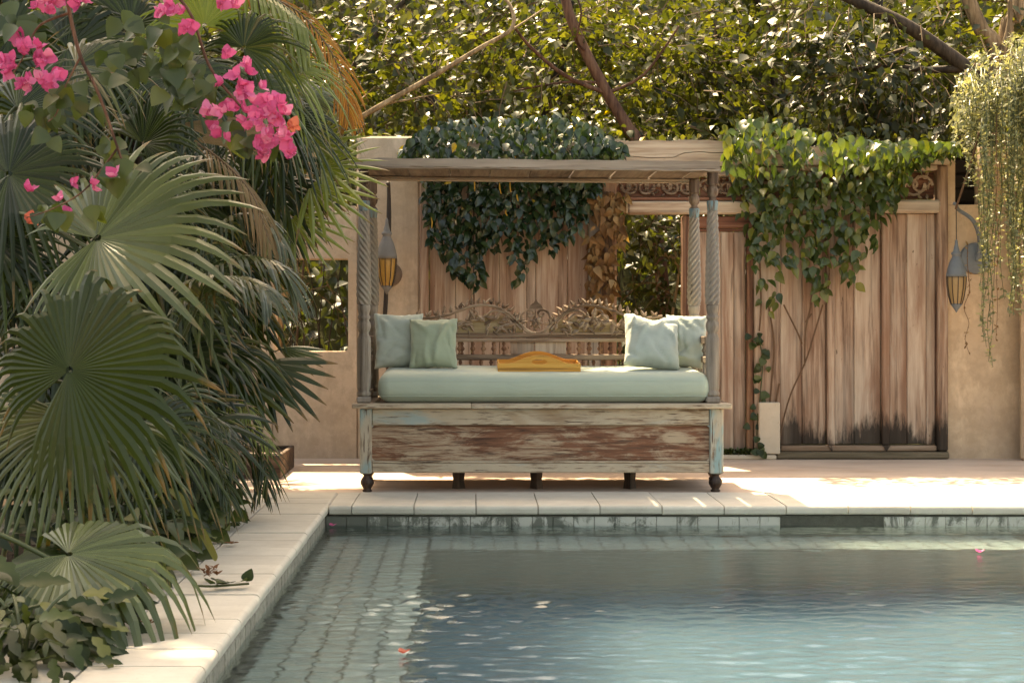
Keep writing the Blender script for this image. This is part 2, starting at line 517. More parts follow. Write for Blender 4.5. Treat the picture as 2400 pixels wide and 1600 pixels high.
M['carve'] = m_wood('carved weathered wood', 'x', (.085, .05, .033), (.255, .175, .12), (.40, .30, .22))
M['carve_ochre'] = m_wood('ochre stained carved board', 'x', (.11, .065, .03), (.25, .17, .085), (.34, .26, .155))
M['niche'] = m_simple('dark shutter wood', (.02, .014, .01), .8, .2, 9, .5)
M['shell_white'] = m_simple('pale straw thatch', (.50, .42, .30), .9, .1, 18, .6)

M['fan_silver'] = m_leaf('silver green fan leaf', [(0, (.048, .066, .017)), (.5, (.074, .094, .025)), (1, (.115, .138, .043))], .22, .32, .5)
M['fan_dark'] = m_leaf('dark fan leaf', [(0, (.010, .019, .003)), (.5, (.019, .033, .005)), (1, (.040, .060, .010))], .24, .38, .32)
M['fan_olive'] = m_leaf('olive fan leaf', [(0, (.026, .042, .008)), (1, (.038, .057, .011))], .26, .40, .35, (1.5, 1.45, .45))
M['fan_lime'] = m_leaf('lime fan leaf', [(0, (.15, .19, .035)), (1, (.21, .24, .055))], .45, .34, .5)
M['fan_mid'] = m_leaf('mid green finger leaf', [(0, (.013, .025, .004)), (.55, (.028, .045, .007)), (.85, (.078, .094, .018)), (1, (.13, .09, .03))], .3, .36, .36)
M['feather'] = m_leaf('feather palm leaf', [(0, (.035, .05, .015)), (.6, (.065, .08, .026)), (1, (.11, .09, .03))], .3, .3, .6)
M['dead'] = m_leaf('dead orange frond', [(0, (.34, .13, .018)), (.6, (.45, .20, .03)), (1, (.28, .20, .04))], .45, .5, .3, (1.3, 1.0, .6))
M['brown'] = m_leaf('dry brown frond', [(0, (.17, .10, .042)), (.6, (.22, .14, .06)), (1, (.15, .12, .045))], .35, .5, .3, (1.3, 1.0, .6))
M['tree_leaf'] = m_leaf('lit-toned tree leaf', [(0, (.026, .036, .011)), (.35, (.052, .062, .018)), (.8, (.092, .100, .028)), (1, (.14, .14, .042))], .40, .42, .42, (1.6, 1.55, .5), old=((.45, .32, .03), .9965))  # lighter of two tree leaf tones, sunlight put into the colour
M['tree_leaf_dark'] = m_leaf('shade-toned tree leaf', [(0, (.020, .028, .010)), (.6, (.038, .048, .017)), (1, (.075, .082, .027))], .36, .42, .42, (1.6, 1.55, .5), old=((.36, .27, .03), .997))  # darker copy of the tree leaf, shade put into the colour
M['vine_dark'] = m_leaf('dark glossy creeper leaf', [(0, (.010, .024, .009)), (.6, (.020, .042, .014)), (1, (.042, .068, .022))], .18, .26, .5, old=((.5, .32, .04), .994))
M['vine_light'] = m_leaf('green creeper leaf', [(0, (.036, .062, .018)), (.6, (.070, .102, .026)), (.86, (.115, .14, .034)), (1, (.21, .20, .035))], .38, .27, .55, old=((.52, .30, .05), .996))
M['vine_dry'] = m_leaf('dry creeper leaf', [(0, (.12, .055, .022)), (.6, (.24, .13, .06)), (1, (.34, .22, .11))], .2, .7, .2)
M['trail'] = m_leaf('small silvery trailing leaf', [(0, (.15, .165, .085)), (.6, (.26, .27, .14)), (1, (.46, .43, .21))], .40, .4, .5, (1.25, 1.2, .85))
M['boug_leaf'] = m_leaf('bougainvillea leaf', [(0, (.036, .058, .018)), (.8, (.065, .09, .026)), (1, (.12, .13, .03))], .34, .38, .5, old=((.5, .33, .06), .985))
M['bract'] = m_leaf('pink paper bract', [(0, (.60, .075, .22)), (.7, (.74, .14, .33)), (1, (.80, .27, .43))], .36, .55, .3, (1.15, 1.1, 1.2))
M['bract_dry'] = m_leaf('faded coral bract', [(0, (.60, .14, .10)), (1, (.66, .22, .14))], .4, .6, .3, (1.1, 1.0, .9))
M['ground_leaf'] = m_leaf('low shrub leaf', [(0, (.016, .029, .005)), (.6, (.032, .050, .009)), (.93, (.08, .098, .022)), (1, (.14, .14, .035))], .25, .42, .35)
M['strap'] = m_leaf('yellowing strap leaf', [(0, (.22, .21, .06)), (1, (.25, .24, .08))], .4, .45, .4, (1.2, 1.1, .6))
M['fallen'] = m_leaf('fallen brown leaf', [(0, (.13, .05, .025)), (1, (.22, .09, .04))], .15, .7, .2)
M['bark'] = m_wood('tree bark', 'z', (.012, .008, .005), (.036, .024, .015), (.075, .052, .034))
M['bark_pale'] = m_wood('pale branch bark', 'z', (.10, .065, .035), (.24, .165, .095), (.36, .27, .17))
M['bark_red'] = m_wood('reddish branch bark', 'z', (.04, .018, .012), (.10, .045, .028), (.17, .09, .055))
M['twig'] = m_simple('tan twig', (.16, .105, .06), .8, .2, 12, .5)
M['stalk'] = m_simple('green stalk', (.06, .075, .025), .5, .4, 12, .6)
M['stalk_dry'] = m_simple('brown stalk', (.13, .08, .04), .7, .3, 12, .6)
M['dry_stem'] = m_simple('dry vine stem', (.15, .085, .05), .85, .2, 22, .5)
M['catkin'] = m_simple('orange catkin', (.50, .27, .04), .7, .3, 22, .7)

def m_water():
    n = N('pool water')
    g = n.n('ShaderNodeBsdfGlass'); g.inputs['IOR'].default_value = 1.333; g.inputs['Roughness'].default_value = 0.0
    g.inputs['Color'].default_value = (.90, .965, .97, 1)
    h = n.noise(n.vec((14, 44, 1), world=True), 1, 4, .62, .4)
    n.set(g.inputs['Normal'], n.bump(h, .22, .008))
    return n.done(g.outputs[0])
M['water'] = m_water()
# ---------------------------------------------------------------- ground, deck, pool
PX0, PX1, PY0, PY1 = -0.80, 5.2, 2.2, 8.46     # inner edge of the coping
CB = 9.12                                      # back of the far coping
WZ = -0.10                                     # water level
SZ = -0.45                                     # shelf
g = MB()
for (x0, x1, y0, y1) in ((-70, -.86, -40, 110), (5.26, 70, -40, 110), (-.86, 5.26, -40, 2.14), (-.86, 5.26, 8.52, 110)):
    g.add([(x0, y0, -.06), (x1, y0, -.06), (x1, y1, -.06), (x0, y1, -.06)], [(0, 1, 2, 3)])
struct('ground', g, M['soil'])
dk = MB()
dk.box(-2.3, 9, CB + .004, 11.9, -.10, 0, .003)
dk.box(5.56, 9, -1, CB, -.10, 0, .003)
dk.box(-3, 5.55, -3, 1.82, -.10, 0, .003)
struct('deck', dk, M['deck'])

def stone(parent, x0, x1, y0, y1, nose, name='stone', top=.012, th=.05):
    top += U(-.0018, .0018)
    b = MB()
    e = .0022
    x0 += e + U(0, .001); x1 -= e + U(0, .001); y0 += e; y1 -= e + U(0, .001)
    r = .02
    arc = [(r - r * cos(a), top - r + r * sin(a)) for a in (0, .4, .8, 1.2, pi / 2)]    # bullnose
    low = [(.012, top - th), (0.003, top - th + .009)]
    if nose == '-y':
        prof = [(y0 + a, z) for a, z in low + arc] + [(y1 - .003, top), (y1, top - .003), (y1, top - th)]
        n = len(prof); vv = [(x0, y, z) for y, z in prof] + [(x1, y, z) for y, z in prof]
    elif nose == '+x':
        prof = [(x1 - a, z) for a, z in low + arc] + [(x0 + .003, top), (x0, top - .003), (x0, top - th)]
        n = len(prof); vv = [(x, y0, z) for x, z in prof] + [(x, y1, z) for x, z in prof]
    else:
        b.box(x0, x1, y0, y1, top - th, top, .003)
        return obj(name, b, M['coping'], parent)
    fs = [tuple(range(n)), tuple(range(2 * n - 1, n - 1, -1))] + [(i, i + n, (i + 1) % n + n, (i + 1) % n) for i in range(n)]
    b.add(vv, fs)
    return obj(name, b, M['coping'], parent, fix=True)

bed_ = MB()
bed_.box(-.775, 5.5, PY1 + .03, CB - .01, -.20, -.043, .002)
bed_.box(-1.55, -.835, 1.9, CB - .01, -.20, -.043, .002)
coping = struct('pool_coping', bed_, M['grout'])
xs = [-.80, -.673] + [-.673 + .343 * k for k in range(1, 17)]
for a, b_ in zip(xs[:-1], xs[1:]):
    stone(coping, a, b_, PY1, CB, '-y')
y = CB; k = 0
while y > 3.2:
    st = .30 if k == 0 else .235
    y2 = y - st
    stone(coping, -1.16, -.80, y2, y, '+x')
    if y > 3.5 and k % 1 == 0:
        stone(coping, -1.53, -1.166, y2 + .05, y + .05 if k else CB, None, top=.008)
    y = y2; k += 1
stone(coping, -.80, 5.2, 1.86, 2.2, None)

# pool shell
sh = MB()
SK0, SK1 = 1.706, 2.222                         # skimmer opening
yb = PY1 + .028
sh.box(PX0 - .12, SK0, yb, yb + .2, -1.6, -.044, .002)
sh.box(SK1, 5.4, yb, yb + .2, -1.6, -.044, .002)
sh.box(SK0 + .001, SK1 - .001, yb, yb + .2, -1.6, -.19, .002)
sh.box(SK0 - .05, SK1 + .05, yb + .34, yb + .42, -.4, -.06, .002)
sh.box(SK0 - .06, SK0 + .002, yb + .201, yb + .339, -.4, -.06, .002)
sh.box(SK1 - .002, SK1 + .06, yb + .201, yb + .339, -.4, -.06, .002)
sh.box(PX0 - .22, PX0 - .030, 1.9, yb - .002, -1.6, -.044, .002)
sh.box(PX1 + .03, PX1 + .2, 1.9, yb - .002, -1.6, -.044, .002)
sh.box(PX0 - .028, PX1 + .028, 1.9, 2.15, -1.6, -.044, .002)
pw = struct('pool_wall', sh, M['grout'])
sk = MB(); sk.box(SK0 + .11, SK1 - .18, yb + .05, yb + .07, -.19, -.055, .003)
obj('skimmer_flap', sk, M['tile_left'], pw)
T = .1145
i = 0
x = PX0 - .02
tile_me = {}
def tmesh(key, sx, sy, sz, mat_):
    if key not in tile_me:
        out = []
        for q in range(3):
            b = MB(); b.box(-sx / 2, sx / 2, -sy / 2, sy / 2, -sz / 2, sz / 2, .004)
            out.append(mesh_of('tile', b, M[mat_], smooth=False))
        tile_me[key] = out
    return RNG.choice(tile_me[key])
nx = int((3.25 - PX0) / T) + 1
for ix in range(nx):
    for iz in range(3):
        cx = PX0 - .02 + (ix + .5) * T; cz = -.050 - (iz + .5) * T
        if SK0 < cx < SK1 and iz == 0: continue
        inst('tile', tmesh('w', T - .002, .012, T - .004, 'tile_wall'), pw, (cx, yb - .002 + U(-.0015, .0015), cz), (U(-.01, .01), 0, U(-.012, .012)))
for iy in range(36):
    for iz in range(2):
        cy = yb - (iy + .5) * T; cz = -.050 - (iz + .5) * T
        inst('tile', tmesh('l', .012, T - .006, T - .006, 'tile_left'), pw, (PX0 - .026 + U(-.001, .001), cy, cz), (0, U(-.01, .01), U(-.01, .01)))
# shelf along the left and far sides
SX = PX0 + .56
ss = MB()
ss.box(PX0 - .028, SX, 2.16, yb - .004, -1.5, SZ - .012, .004)
ss.box(SX + .002, PX1, 8.0, yb - .004, -1.5, SZ - .012, .004)
shelf = struct('pool_shelf', ss, M['grout_shelf'])
for iy in range(34):
    for ix in range(5):
        w = .1108
        cx = PX0 + .004 + (ix + .5) * w; cy = yb - .01 - (iy + .5) * .118
        inst('tile', tmesh('s', w - .009, .118 - .007, .012, 'tile_shelf'), shelf, (cx, cy, SZ - .006 + U(-.001, .001)))
for ix in range(28):
    for iy in range(4):
        cx = SX + .006 + (ix + .5) * T; cy = yb - .01 - (iy + .5) * .118
        inst('tile', tmesh('s2', T - .008, .118 - .007, .012, 'tile_shelf'), shelf, (cx, cy, SZ - .006 + U(-.001, .001)))
nb = MB(); nb.box(SX, PX1 + .02, 2.16, 7.998, -1.55, -1.45, .003)
struct('pool_floor', nb, M['basin'])
fl = MB()
fl.add([(SX + .003, 2.16, -1.45), (SX + .003, 7.996, -1.45), (SX + .003, 7.996, SZ - .03), (SX + .003, 2.16, SZ - .03)], [(0, 1, 2, 3)])
fl.add([(SX + .004, 7.994, -1.45), (PX1, 7.994, -1.45), (PX1, 7.994, SZ - .03), (SX + .004, 7.994, SZ - .03)], [(0, 1, 2, 3)])
obj('shelf_riser', fl, M['riser'], shelf)

# water: a real rippled sheet, choppier towards the return jet
wx = np.concatenate([np.linspace(PX0 - .027, 3.4, 230), np.linspace(3.45, PX1 + .027, 40)]); wy = np.concatenate([np.linspace(2.152, 4.27, 90), np.linspace(4.3, yb - .001, 640)])
X, Y = np.meshgrid(wx, wy)
H = np.zeros_like(X)
for q in range(70):
    lam = np.exp(NR.uniform(np.log(.04), np.log(.17)))
    th = NR.normal(pi / 2 + .08, .42)
    amp = .0021 * lam
    warp = .25 * np.sin(X * NR.uniform(.6, 2) + NR.uniform(0, 6)) + .25 * np.sin(Y * NR.uniform(.6, 2) + NR.uniform(0, 6))
    H += amp * np.sin((X * cos(th) + Y * sin(th) + warp * .35) * 2 * pi / lam + NR.uniform(0, 6.3))
jx, jy = -.24, 6.2
rr = np.hypot(X - jx, (Y - jy))
cal = .60 + .62 * np.clip((7.2 - Y) / 1.3, 0, 1) + .2 * np.clip((X - 1.5) / 1.5, 0, 1)
H *= cal
pl = np.hypot((X - jx - .25) / .75, (Y - jy + .12) / .42)
churn = np.exp(-pl ** 2)
for q in range(40):
    lam = NR.uniform(.05, .11); th = NR.uniform(0, 2 * pi)
    H += churn * .00045 * (lam / .08) * np.sin((X * cos(th) + Y * sin(th)) * 2 * pi / lam + NR.uniform(0, 6.3))
H += .003 * np.sin(rr * 2 * pi / .12) * np.exp(-(rr / .5) ** 1.3) + .008 * np.exp(-(rr / .10) ** 2)
V = np.stack([X, Y, WZ + H], 2).reshape(-1, 3)
ny_, nx_ = X.shape
ii = np.arange(ny_ * nx_).reshape(ny_, nx_)
Fq = np.stack([ii[:-1, :-1], ii[:-1, 1:], ii[1:, 1:], ii[1:, :-1]], 2).reshape(-1, 4)
struct('water', (V, Fq), M['water'], smooth=True)

# ---------------------------------------------------------------- hill behind everything
hx = np.linspace(-30, 34, 90); hy = np.linspace(13.0, 60, 60)
X, Y = np.meshgrid(hx, hy)
Z = -.1 + 15.5 * np.clip((Y - 17.2) / 14, 0, 1) ** .85 + .25 * np.sin(X * 1.3 + Y) + .2 * np.sin(X * .7 - Y * 1.9)  # unseen upper slope raised to keep bright sky out of the pool's reflections
Z *= np.clip((Y - 14.5) / 2.5, 0, 1); Z -= .045
ii = np.arange(X.size).reshape(X.shape)
Fq = np.stack([ii[:-1, :-1], ii[:-1, 1:], ii[1:, 1:], ii[1:, :-1]], 2).reshape(-1, 4)
struct('hillside', (np.stack([X, Y, Z], 2).reshape(-1, 3), Fq), M['hill'], smooth=True)

# ---------------------------------------------------------------- garden walls
WY = 11.40
S = KF / WY
def gx(px): return (px - 1110) / S
def gz(py): return EYE - (py - 740) / S
def wavy_wall(name, holes_poly, x0, x1, top_fn, y0, y1, mat_, step=.06):
    pass
wl = thing('plaster_wall', 'ochre plaster garden wall with stepped top and small square window left of the daybed', 'wall', (gx(900), WY, 0))
# window opening x gx(705..816), z gz(824..606), rounded lower corner
wx0, wx1, wz0, wz1 = gx(640), gx(816), gz(824), gz(606)
ztop_l, ztop_h = gz(482), gz(319)
xs_, xh = gx(836), gx(984)
TH = .30
b = MB()
b.box(-9, wx0, WY, WY + TH, -.05, ztop_l, .014)
def hole_rim():                                # wall around the window with rounded bottom right corner
    r = .035
    outer_l, outer_r = wx0 + .001, xs_ - .001
    poly = [(outer_l, -.05), (outer_r, -.05), (outer_r, ztop_l - .012), (outer_r - .012, ztop_l)]
    x = outer_r - .05
    while x > outer_l + .03:
        poly.append((x, ztop_l + U(-.008, .006))); x -= .09
    poly += [(outer_l, ztop_l), (outer_l, wz1), (wx1 - .006, wz1), (wx1, wz1 - .006)]
    for a in (0, .4, .8, 1.2, pi / 2):
        poly.append((wx1 - r + r * cos(a), wz0 + r - r * sin(a)))
    poly += [(outer_l, wz0)]
    return poly
b.prism(hole_rim(), WY, WY + TH)
obj('lower_wall', b, M['plaster'], wl, fix=True)
b = MB(); b.box(xs_, xh, WY - .001, WY + TH - .002, -.05, ztop_h, .016)
obj('pillar', b, M['plaster'], wl)

wr = thing('plaster_wall', 'ochre plaster wall right of the timber gate behind the trailing creeper', 'wall', (gx(2310), WY, 0))
gr_ = gx(2218)
b = MB()
nx0, nx1, nz0, nz1 = gx(2238), gx(2296), gz(480), gz(330)
b.box(gr_, gx(4000), WY - .01, WY + .3, -.05, nz0, .004)
b.box(gr_, nx0, WY - .0102, WY + .3, nz0 + .0005, gz(345), .004)
b.box(nx1, gx(4000), WY - .0102, WY + .3, nz0 + .0005, gz(345), .004)
obj('wall_body', b, M['plaster_r'], wr)
b = MB(); b.box(nx0, nx1, WY + .12, WY + .15, nz0, nz1, .003)
for q in range(4): b.box(nx0 + .01, nx1 - .01, WY + .10, WY + .119, nz0 + .03 + q * .11, nz0 + .12 + q * .11, .004)
obj('shutter', b, M['niche'], wr)

# near corner post of the house at the right edge, straw above
hp = thing('house_corner', 'tan plaster corner with pale straw fringe at the right edge behind hanging creeper', 'house corner', (P(2440, 1000, 11.2).x, 11.2, 0))
x0 = P(2388, 0, 11.27).x
b = MB(); b.box(x0, x0 + 1.6, 11.2, 11.27, 0, P(0, 440, 11.2).z, .02)
obj('pier', b, M['plaster_r'], hp)
b = MB(); b.box(P(2378, 0, 11.2).x, x0 + 1.7, 11.12, 11.38, P(0, 438, 11.2).z, P(0, 405, 11.2).z, .012)
obj('eave_board', b, M['gate_x'], hp)
b = MB()
for q in range(300):                           # straw ends hanging off the eave
    xx = U(P(2386, 0, 11.2).x, x0 + 1.0); yy = U(11.04, 11.30)
    zt = P(0, U(120, 300), 11.2).z; zb = P(0, U(330, 425), 11.2).z
    sx_ = U(-.02, .02)
    b.tube([(xx, yy + .05, zt), (xx + sx_, yy, (zt + zb) / 2), (xx + sx_ * 1.4, yy - .01, zb)], [.006, .006, .003], 3)
tag(obj('straw_fringe', b, M['shell_white'], hp), kind='stuff')

# ---------------------------------------------------------------- timber gate screen
gate = thing('timber_gate', 'tall weathered timber gate screen with plank leaves and an open doorway behind the daybed', 'gate', (gx(1600), WY, 0))
def gbox(name, pxa, pxb, pya, pyb, y0, y1, m, c=.006, bow=0):
    b = MB(); b.box(gx(pxa), gx(pxb), y0, y1, gz(pyb), gz(pya), c)
    return obj(name, b, M[m], gate)
def crack_board(name, pxa, pxb, pya, pyb, y0, y1, m):   # long beam with an uneven top edge
    n = 26
    top = [(gx(pxa + (pxb - pxa) * i / n), gz(pya + U(-2.4, 2.4))) for i in range(n + 1)]
    bot = [(gx(pxa + (pxb - pxa) * i / n), gz(pyb + U(-1.0, 1.0))) for i in range(n + 1)]
    b = MB(); b.prism(bot + top[::-1], y0, y1)
    return obj(name, b, M[m], gate, fix=True)
y = WY
# big cracked head beam, two baulks split along a ragged crack
crack = [(0, 1.0), (.12, 3), (.2, -1), (.3, 2), (.42, 1), (.47, -9), (.55, -12), (.62, -9), (.7, -11), (.8, -7), (.9, -6), (1, -8)]
def split_beam():
    a, bx_ = 1380, 1845
    pts = [(a + (bx_ - a) * t, 371 + dy) for t, dy in crack]
    up = [(gx(p), gz(q - .8)) for p, q in pts] + [(gx(bx_ - (bx_ - a) * i / 20), gz(333 + U(-2, 2))) for i in range(21)]
    lo = [(gx(p), gz(q + .8)) for p, q in pts] + [(gx(bx_), gz(392)), (gx(a), gz(391))]
    b = MB(); b.prism(up, y - .10, y + .16); obj('head_beam', b, M['gate_x'], gate, fix=True)
    b = MB(); b.prism(lo, y - .097, y + .16); obj('head_beam', b, M['gate_x'], gate, fix=True)
split_beam()
crack_board('head_beam', 984, 1378, 336, 392, y - .08, y + .16, 'gate_x')
crack_board('head_beam', 1846, 2216, 346, 388, y - .09, y + .16, 'gate_x')
gbox('cross_rail', 1444, 1846, 394, 414, y - .07, y + .05, 'gate_x')
gbox('cross_rail', 984, 1412, 396, 420, y - .05, y + .05, 'gate_x')
gbox('cross_rail', 1847, 2192, 389, 400, y - .06, y + .05, 'gate_x')
gbox('lintel', 1470, 1828, 473, 503, y - .075, y + .05, 'gate_x', .012)
gbox('lintel', 1829, 2198, 470, 500, y - .08, y + .05, 'gate_x', .016)
gbox('lintel_moulding', 1470, 1828, 463, 471, y - .05, y + .04, 'gate_red')
# carved friezes: pierced scroll boards
def frieze(pxa, pxb, pya, pyb, seed):
    rn = random.Random(seed)
    fr = gbox('frieze_panel', pxa, pxb, pya, pyb, y + .012, y + .03, 'gate_red', .003)
    b = MB(); xa, xb_, za, zb_ = gx(pxa), gx(pxb), gz(pyb), gz(pya)
    h = zb_ - za; n = max(2, int((xb_ - xa) / h / .9))
    for i in range(n):
        cx = xa + (i + .5) * (xb_ - xa) / n; cz = (za + zb_) / 2
        for s_ in (1, -1):
            pts = []
            for k in range(15):
                t = k / 14; r = h * (.42 - .30 * t); an = s_ * (t * 7.0) + (0 if i % 2 else pi)
                pts.append((cx + s_ * h * .16 + r * cos(an) * 1.05, y - .006, cz + r * sin(an)))
            b.tube(pts, .011, 5)
        for k in range(12):
            leaf_solid(b, (cx + rn.uniform(-.5, .5) * h, y - .002, cz + rn.uniform(-.42, .42) * h), rn.uniform(0, 6.3), h * .24, h * .13, .016)
    obj('carving', b, M['carve'], fr, smooth=False)
    return fr
def leaf_solid(b, p, ang, L, W, th):          # small carved leaf in the x,z plane, raised towards the viewer
    px, py, pz = p; ca, sa = cos(ang), sin(ang)
    def q(u, v, d): return (px + u * ca - v * sa, py - d, pz + u * sa + v * ca)
    vs_ = [q(0, 0, 0), q(L * .35, W * .5, 0), q(L * .72, W * .36, 0), q(L, 0, th * .5), q(L * .72, -W * .36, 0), q(L * .35, -W * .5, 0), q(L * .3, 0, th), q(L * .68, 0, th * .9),
           q(L * .5, 0, -th * .4)]
    fs = [(0, 6, 1), (1, 6, 7, 2), (2, 7, 3), (3, 7, 4), (4, 7, 6, 5), (5, 6, 0),
          (0, 1, 8), (1, 2, 8), (2, 3, 8), (3, 4, 8), (4, 5, 8), (5, 0, 8)]
    b.add(vs_, fs)
frieze(1446, 1640, 416, 461, 3)
frieze(1642, 1826, 416, 461, 5)
frieze(1850, 2020, 404, 466, 7)
frieze(2024, 2190, 404, 466, 8)
# left leaf
def planks(edges, pya, pyb, y0, m='gate'):
    for a, b_ in zip(edges[:-1], edges[1:]):
        d = U(-.0015, .0015)
        gbox('plank', a + .45, b_ - .45, pya + U(-1, 1), pyb + U(-2, 2), y0 + d, y0 + .045 + d, m, .005)
gbox('stile', 984, 1005, 394, 1066, y - .05, y + .06, 'gate', .01)
planks([1006, 1068, 1104, 1170, 1234, 1255, 1330, 1379], 421, 1060, y)
gbox('stile', 1380, 1408, 421, 1064, y - .03, y + .04, 'grey_z', .008)
gbox('door_post', 1410, 1444, 394, 1068, y - .06, y + .10, 'gate_red_z', .012)
gbox('door_rail', 1006, 1378, 1030, 1058, y - .022, y - .006, 'gate_x', .006)
# open doorway 1444..1600, jamb and second leaf
gbox('jamb', 1600, 1628, 505, 1066, y - .03, y + .12, 'gate_red_z', .01)
gbox('top_rail', 1630, 1764, 507, 535, y - .025, y + .03, 'gate_red', .008)
gbox('top_rail_moulding', 1630, 1764, 536, 542, y - .012, y + .03, 'gate_red', .003)
planks([1630, 1690, 1720, 1748], 543, 1058, y + .002)
gbox('stile', 1749, 1764, 543, 1058, y - .03, y + .03, 'gate_red_z', .006)
gbox('door_post', 1766, 1826, 504, 1062, y - .045, y + .09, 'gate', .01)
planks([1828, 1880, 1936], 501, 1041, y)
gbox('batten', 1937, 1955, 501, 1042, y - .035, y + .03, 'gate', .008)
planks([1956, 2002, 2064], 501, 1041, y)
gbox('batten', 2065, 2083, 501, 1042, y - .035, y + .03, 'gate', .008)
planks([2084, 2126, 2171, 2192], 501, 1041, y)
gbox('frame_post', 2193, 2217, 389, 1056, y - .06, y + .12, 'gate', .012)
gbox('bottom_rail', 1828, 2192, 1043, 1056, y - .04, y + .04, 'gate_low', .007)
for pxc in (1946, 2074):                      # pointed feet of the battens
    b = MB(); b.prism([(gx(pxc - 9), gz(1042)), (gx(pxc), gz(1056)), (gx(pxc + 9), gz(1042))], y - .05, y - .038)
    obj('batten_foot', b, M['gate'], gate, fix=True)
gbox('sill', 1815, 2217, 1057, 1072, y - .09, y + .12, 'gate_sill', .008)
gbox('sill', 1630, 1814, 1063, 1074, y - .10, y + .12, 'slab', .008)

slab = MB(); slab.box(gx(1773), gx(1822), y - .105, y - .05, gz(1062) + .004, gz(941), .006)
tag(obj('stone_slab', slab, M['slab']), 'pale rectangular stone slab standing against the foot of the gate post', 'stone slab')
# ---------------------------------------------------------------- daybed
FY = 9.20                                      # front face
BY = 9.99
SB = KF / FY
def bx(px, Y=FY): return (px - 1110) / KF * Y
def bz(py, Y=FY): return EYE - (py - 740) / KF * Y
bed = thing('daybed', 'long weathered wooden canopy daybed with carved back and scraped paint beside the pool', 'daybed', (bx(1268), 9.55, 0))
def dbox(name, xa, xb, ya, yb_, za, zb, m, c=.005, parent=bed):
    b = MB(); b.box(xa, xb, ya, yb_, za, zb, c)
    return obj(name, b, M[m], parent)
XL, XR = bx(843), bx(1696)
zb0 = bz(1110)                                 # bottom of the box
zpl0, zpl1 = bz(956.5), bz(945)
# turned feet
def foot(cx, cy, s_=1.0):
    z1 = zb0 + .004
    pr = [(.026, 0), (.030, .008), (.022, .018), (.030, .030), (.039, .046), (.041, .060), (.036, .076), (.024, .092), (.022, .100), (.034, .108), (.036, .116), (.036, z1)]
    b = MB(); b.lathe([(r * s_, z) for r, z in pr], cx, cy, 16)
    obj('foot', b, M['dark_z'], bed, smooth=True)
foot(bx(859.5), FY + .045); foot(bx(1679.5), FY + .045)
foot(bx(858, BY) + .02, BY - .045); foot(bx(1676, BY) - .02, BY - .045)
for px in (1075, 1257, 1476):
    cx = (px - 1110) / KF * 9.42
    b = MB(); b.lathe([(.040, 0), (.034, .05), (.040, zb0 + .01)], cx, 9.42, 4, cap=True)
    obj('support_leg', b, M['dark_z'], bed)
# stiles
for xa, xb in ((XL, bx(871)), (bx(1664), XR)):
    dbox('corner_stile', xa, xb, FY, FY + .075, zb0, zpl0 - .001, 'cream_z', .006)
    dbox('corner_stile', xa, xb, BY - .075, BY, zb0, zpl0 - .001, 'cream_z', .006)
xi0, xi1 = bx(871) + .0015, bx(1664) - .0015
for (ya, yb_) in ((FY + .010, FY + .050), (BY - .05, BY - .01)):
    dbox('upper_rail', xi0, xi1, ya, yb_, bz(996.5), zpl0 - .0015, 'cream_x', .006)
    dbox('side_panel' if False else 'panel', xi0 - .01, xi1 + .01, ya + .024, yb_ - .004, bz(1080), bz(998), 'panel', .002)
    dbox('lower_rail', xi0, xi1, ya - .004, yb_, zb0 + .006, bz(1086.5), 'cream_x', .005)
    dbox('rail_moulding', xi0, xi1, ya + .002, yb_ - .004, bz(1086), bz(1080.5), 'cream_x', .004)
dbox('panel_moulding', xi0, xi1, FY + .022, FY + .04, bz(998.8), bz(997.4), 'panel', .001)
for xx, s_ in ((bx(871), 1), (bx(1664), -1)):   # chamfer blocks in the frame corners
    for za, zc in ((bz(996.6), bz(1002.5)), (bz(1080), bz(1074))):
        b = MB(); b.prism([(xx, za), (xx + s_ * .017, za), (xx, zc)], FY + .013, FY + .036)
        obj('corner_block', b, M['cream_z'], bed, fix=True)
for xa in (XL + .012, XR - .045):
    dbox('side_panel', xa, xa + .033, FY + .077, BY - .077, zb0 + .03, zpl0 - .002, 'cream_x', .004)
# plank top: front, back, sides, and the bed boards
pf0, pf1 = bx(825.5), bx(1714)
dbox('top_plank', pf0, bx(1105) - .001, FY - .035, FY + .10, zpl0, zpl1, 'cream_x', .005)
dbox('top_plank', bx(1105) + .001, pf1, FY - .035, FY + .10, zpl0 - .0015, zpl1 - .001, 'cream_x', .005)
dbox('top_plank', pf0, pf1, BY - .10, BY + .035, zpl0, zpl1, 'cream_x', .005)
for xa in (pf0, pf1 - .13):
    dbox('top_plank', xa, xa + .13, FY + .102, BY - .102, zpl0, zpl1, 'grey_y', .005)
for q in range(8):
    w = (pf1 - pf0 - .27) / 8
    dbox('bed_slat', pf0 + .135 + q * w, pf0 + .135 + (q + 1) * w - .012, FY + .103, BY - .103, zpl0 + .002, zpl1 - .006, 'grey_y', .003)

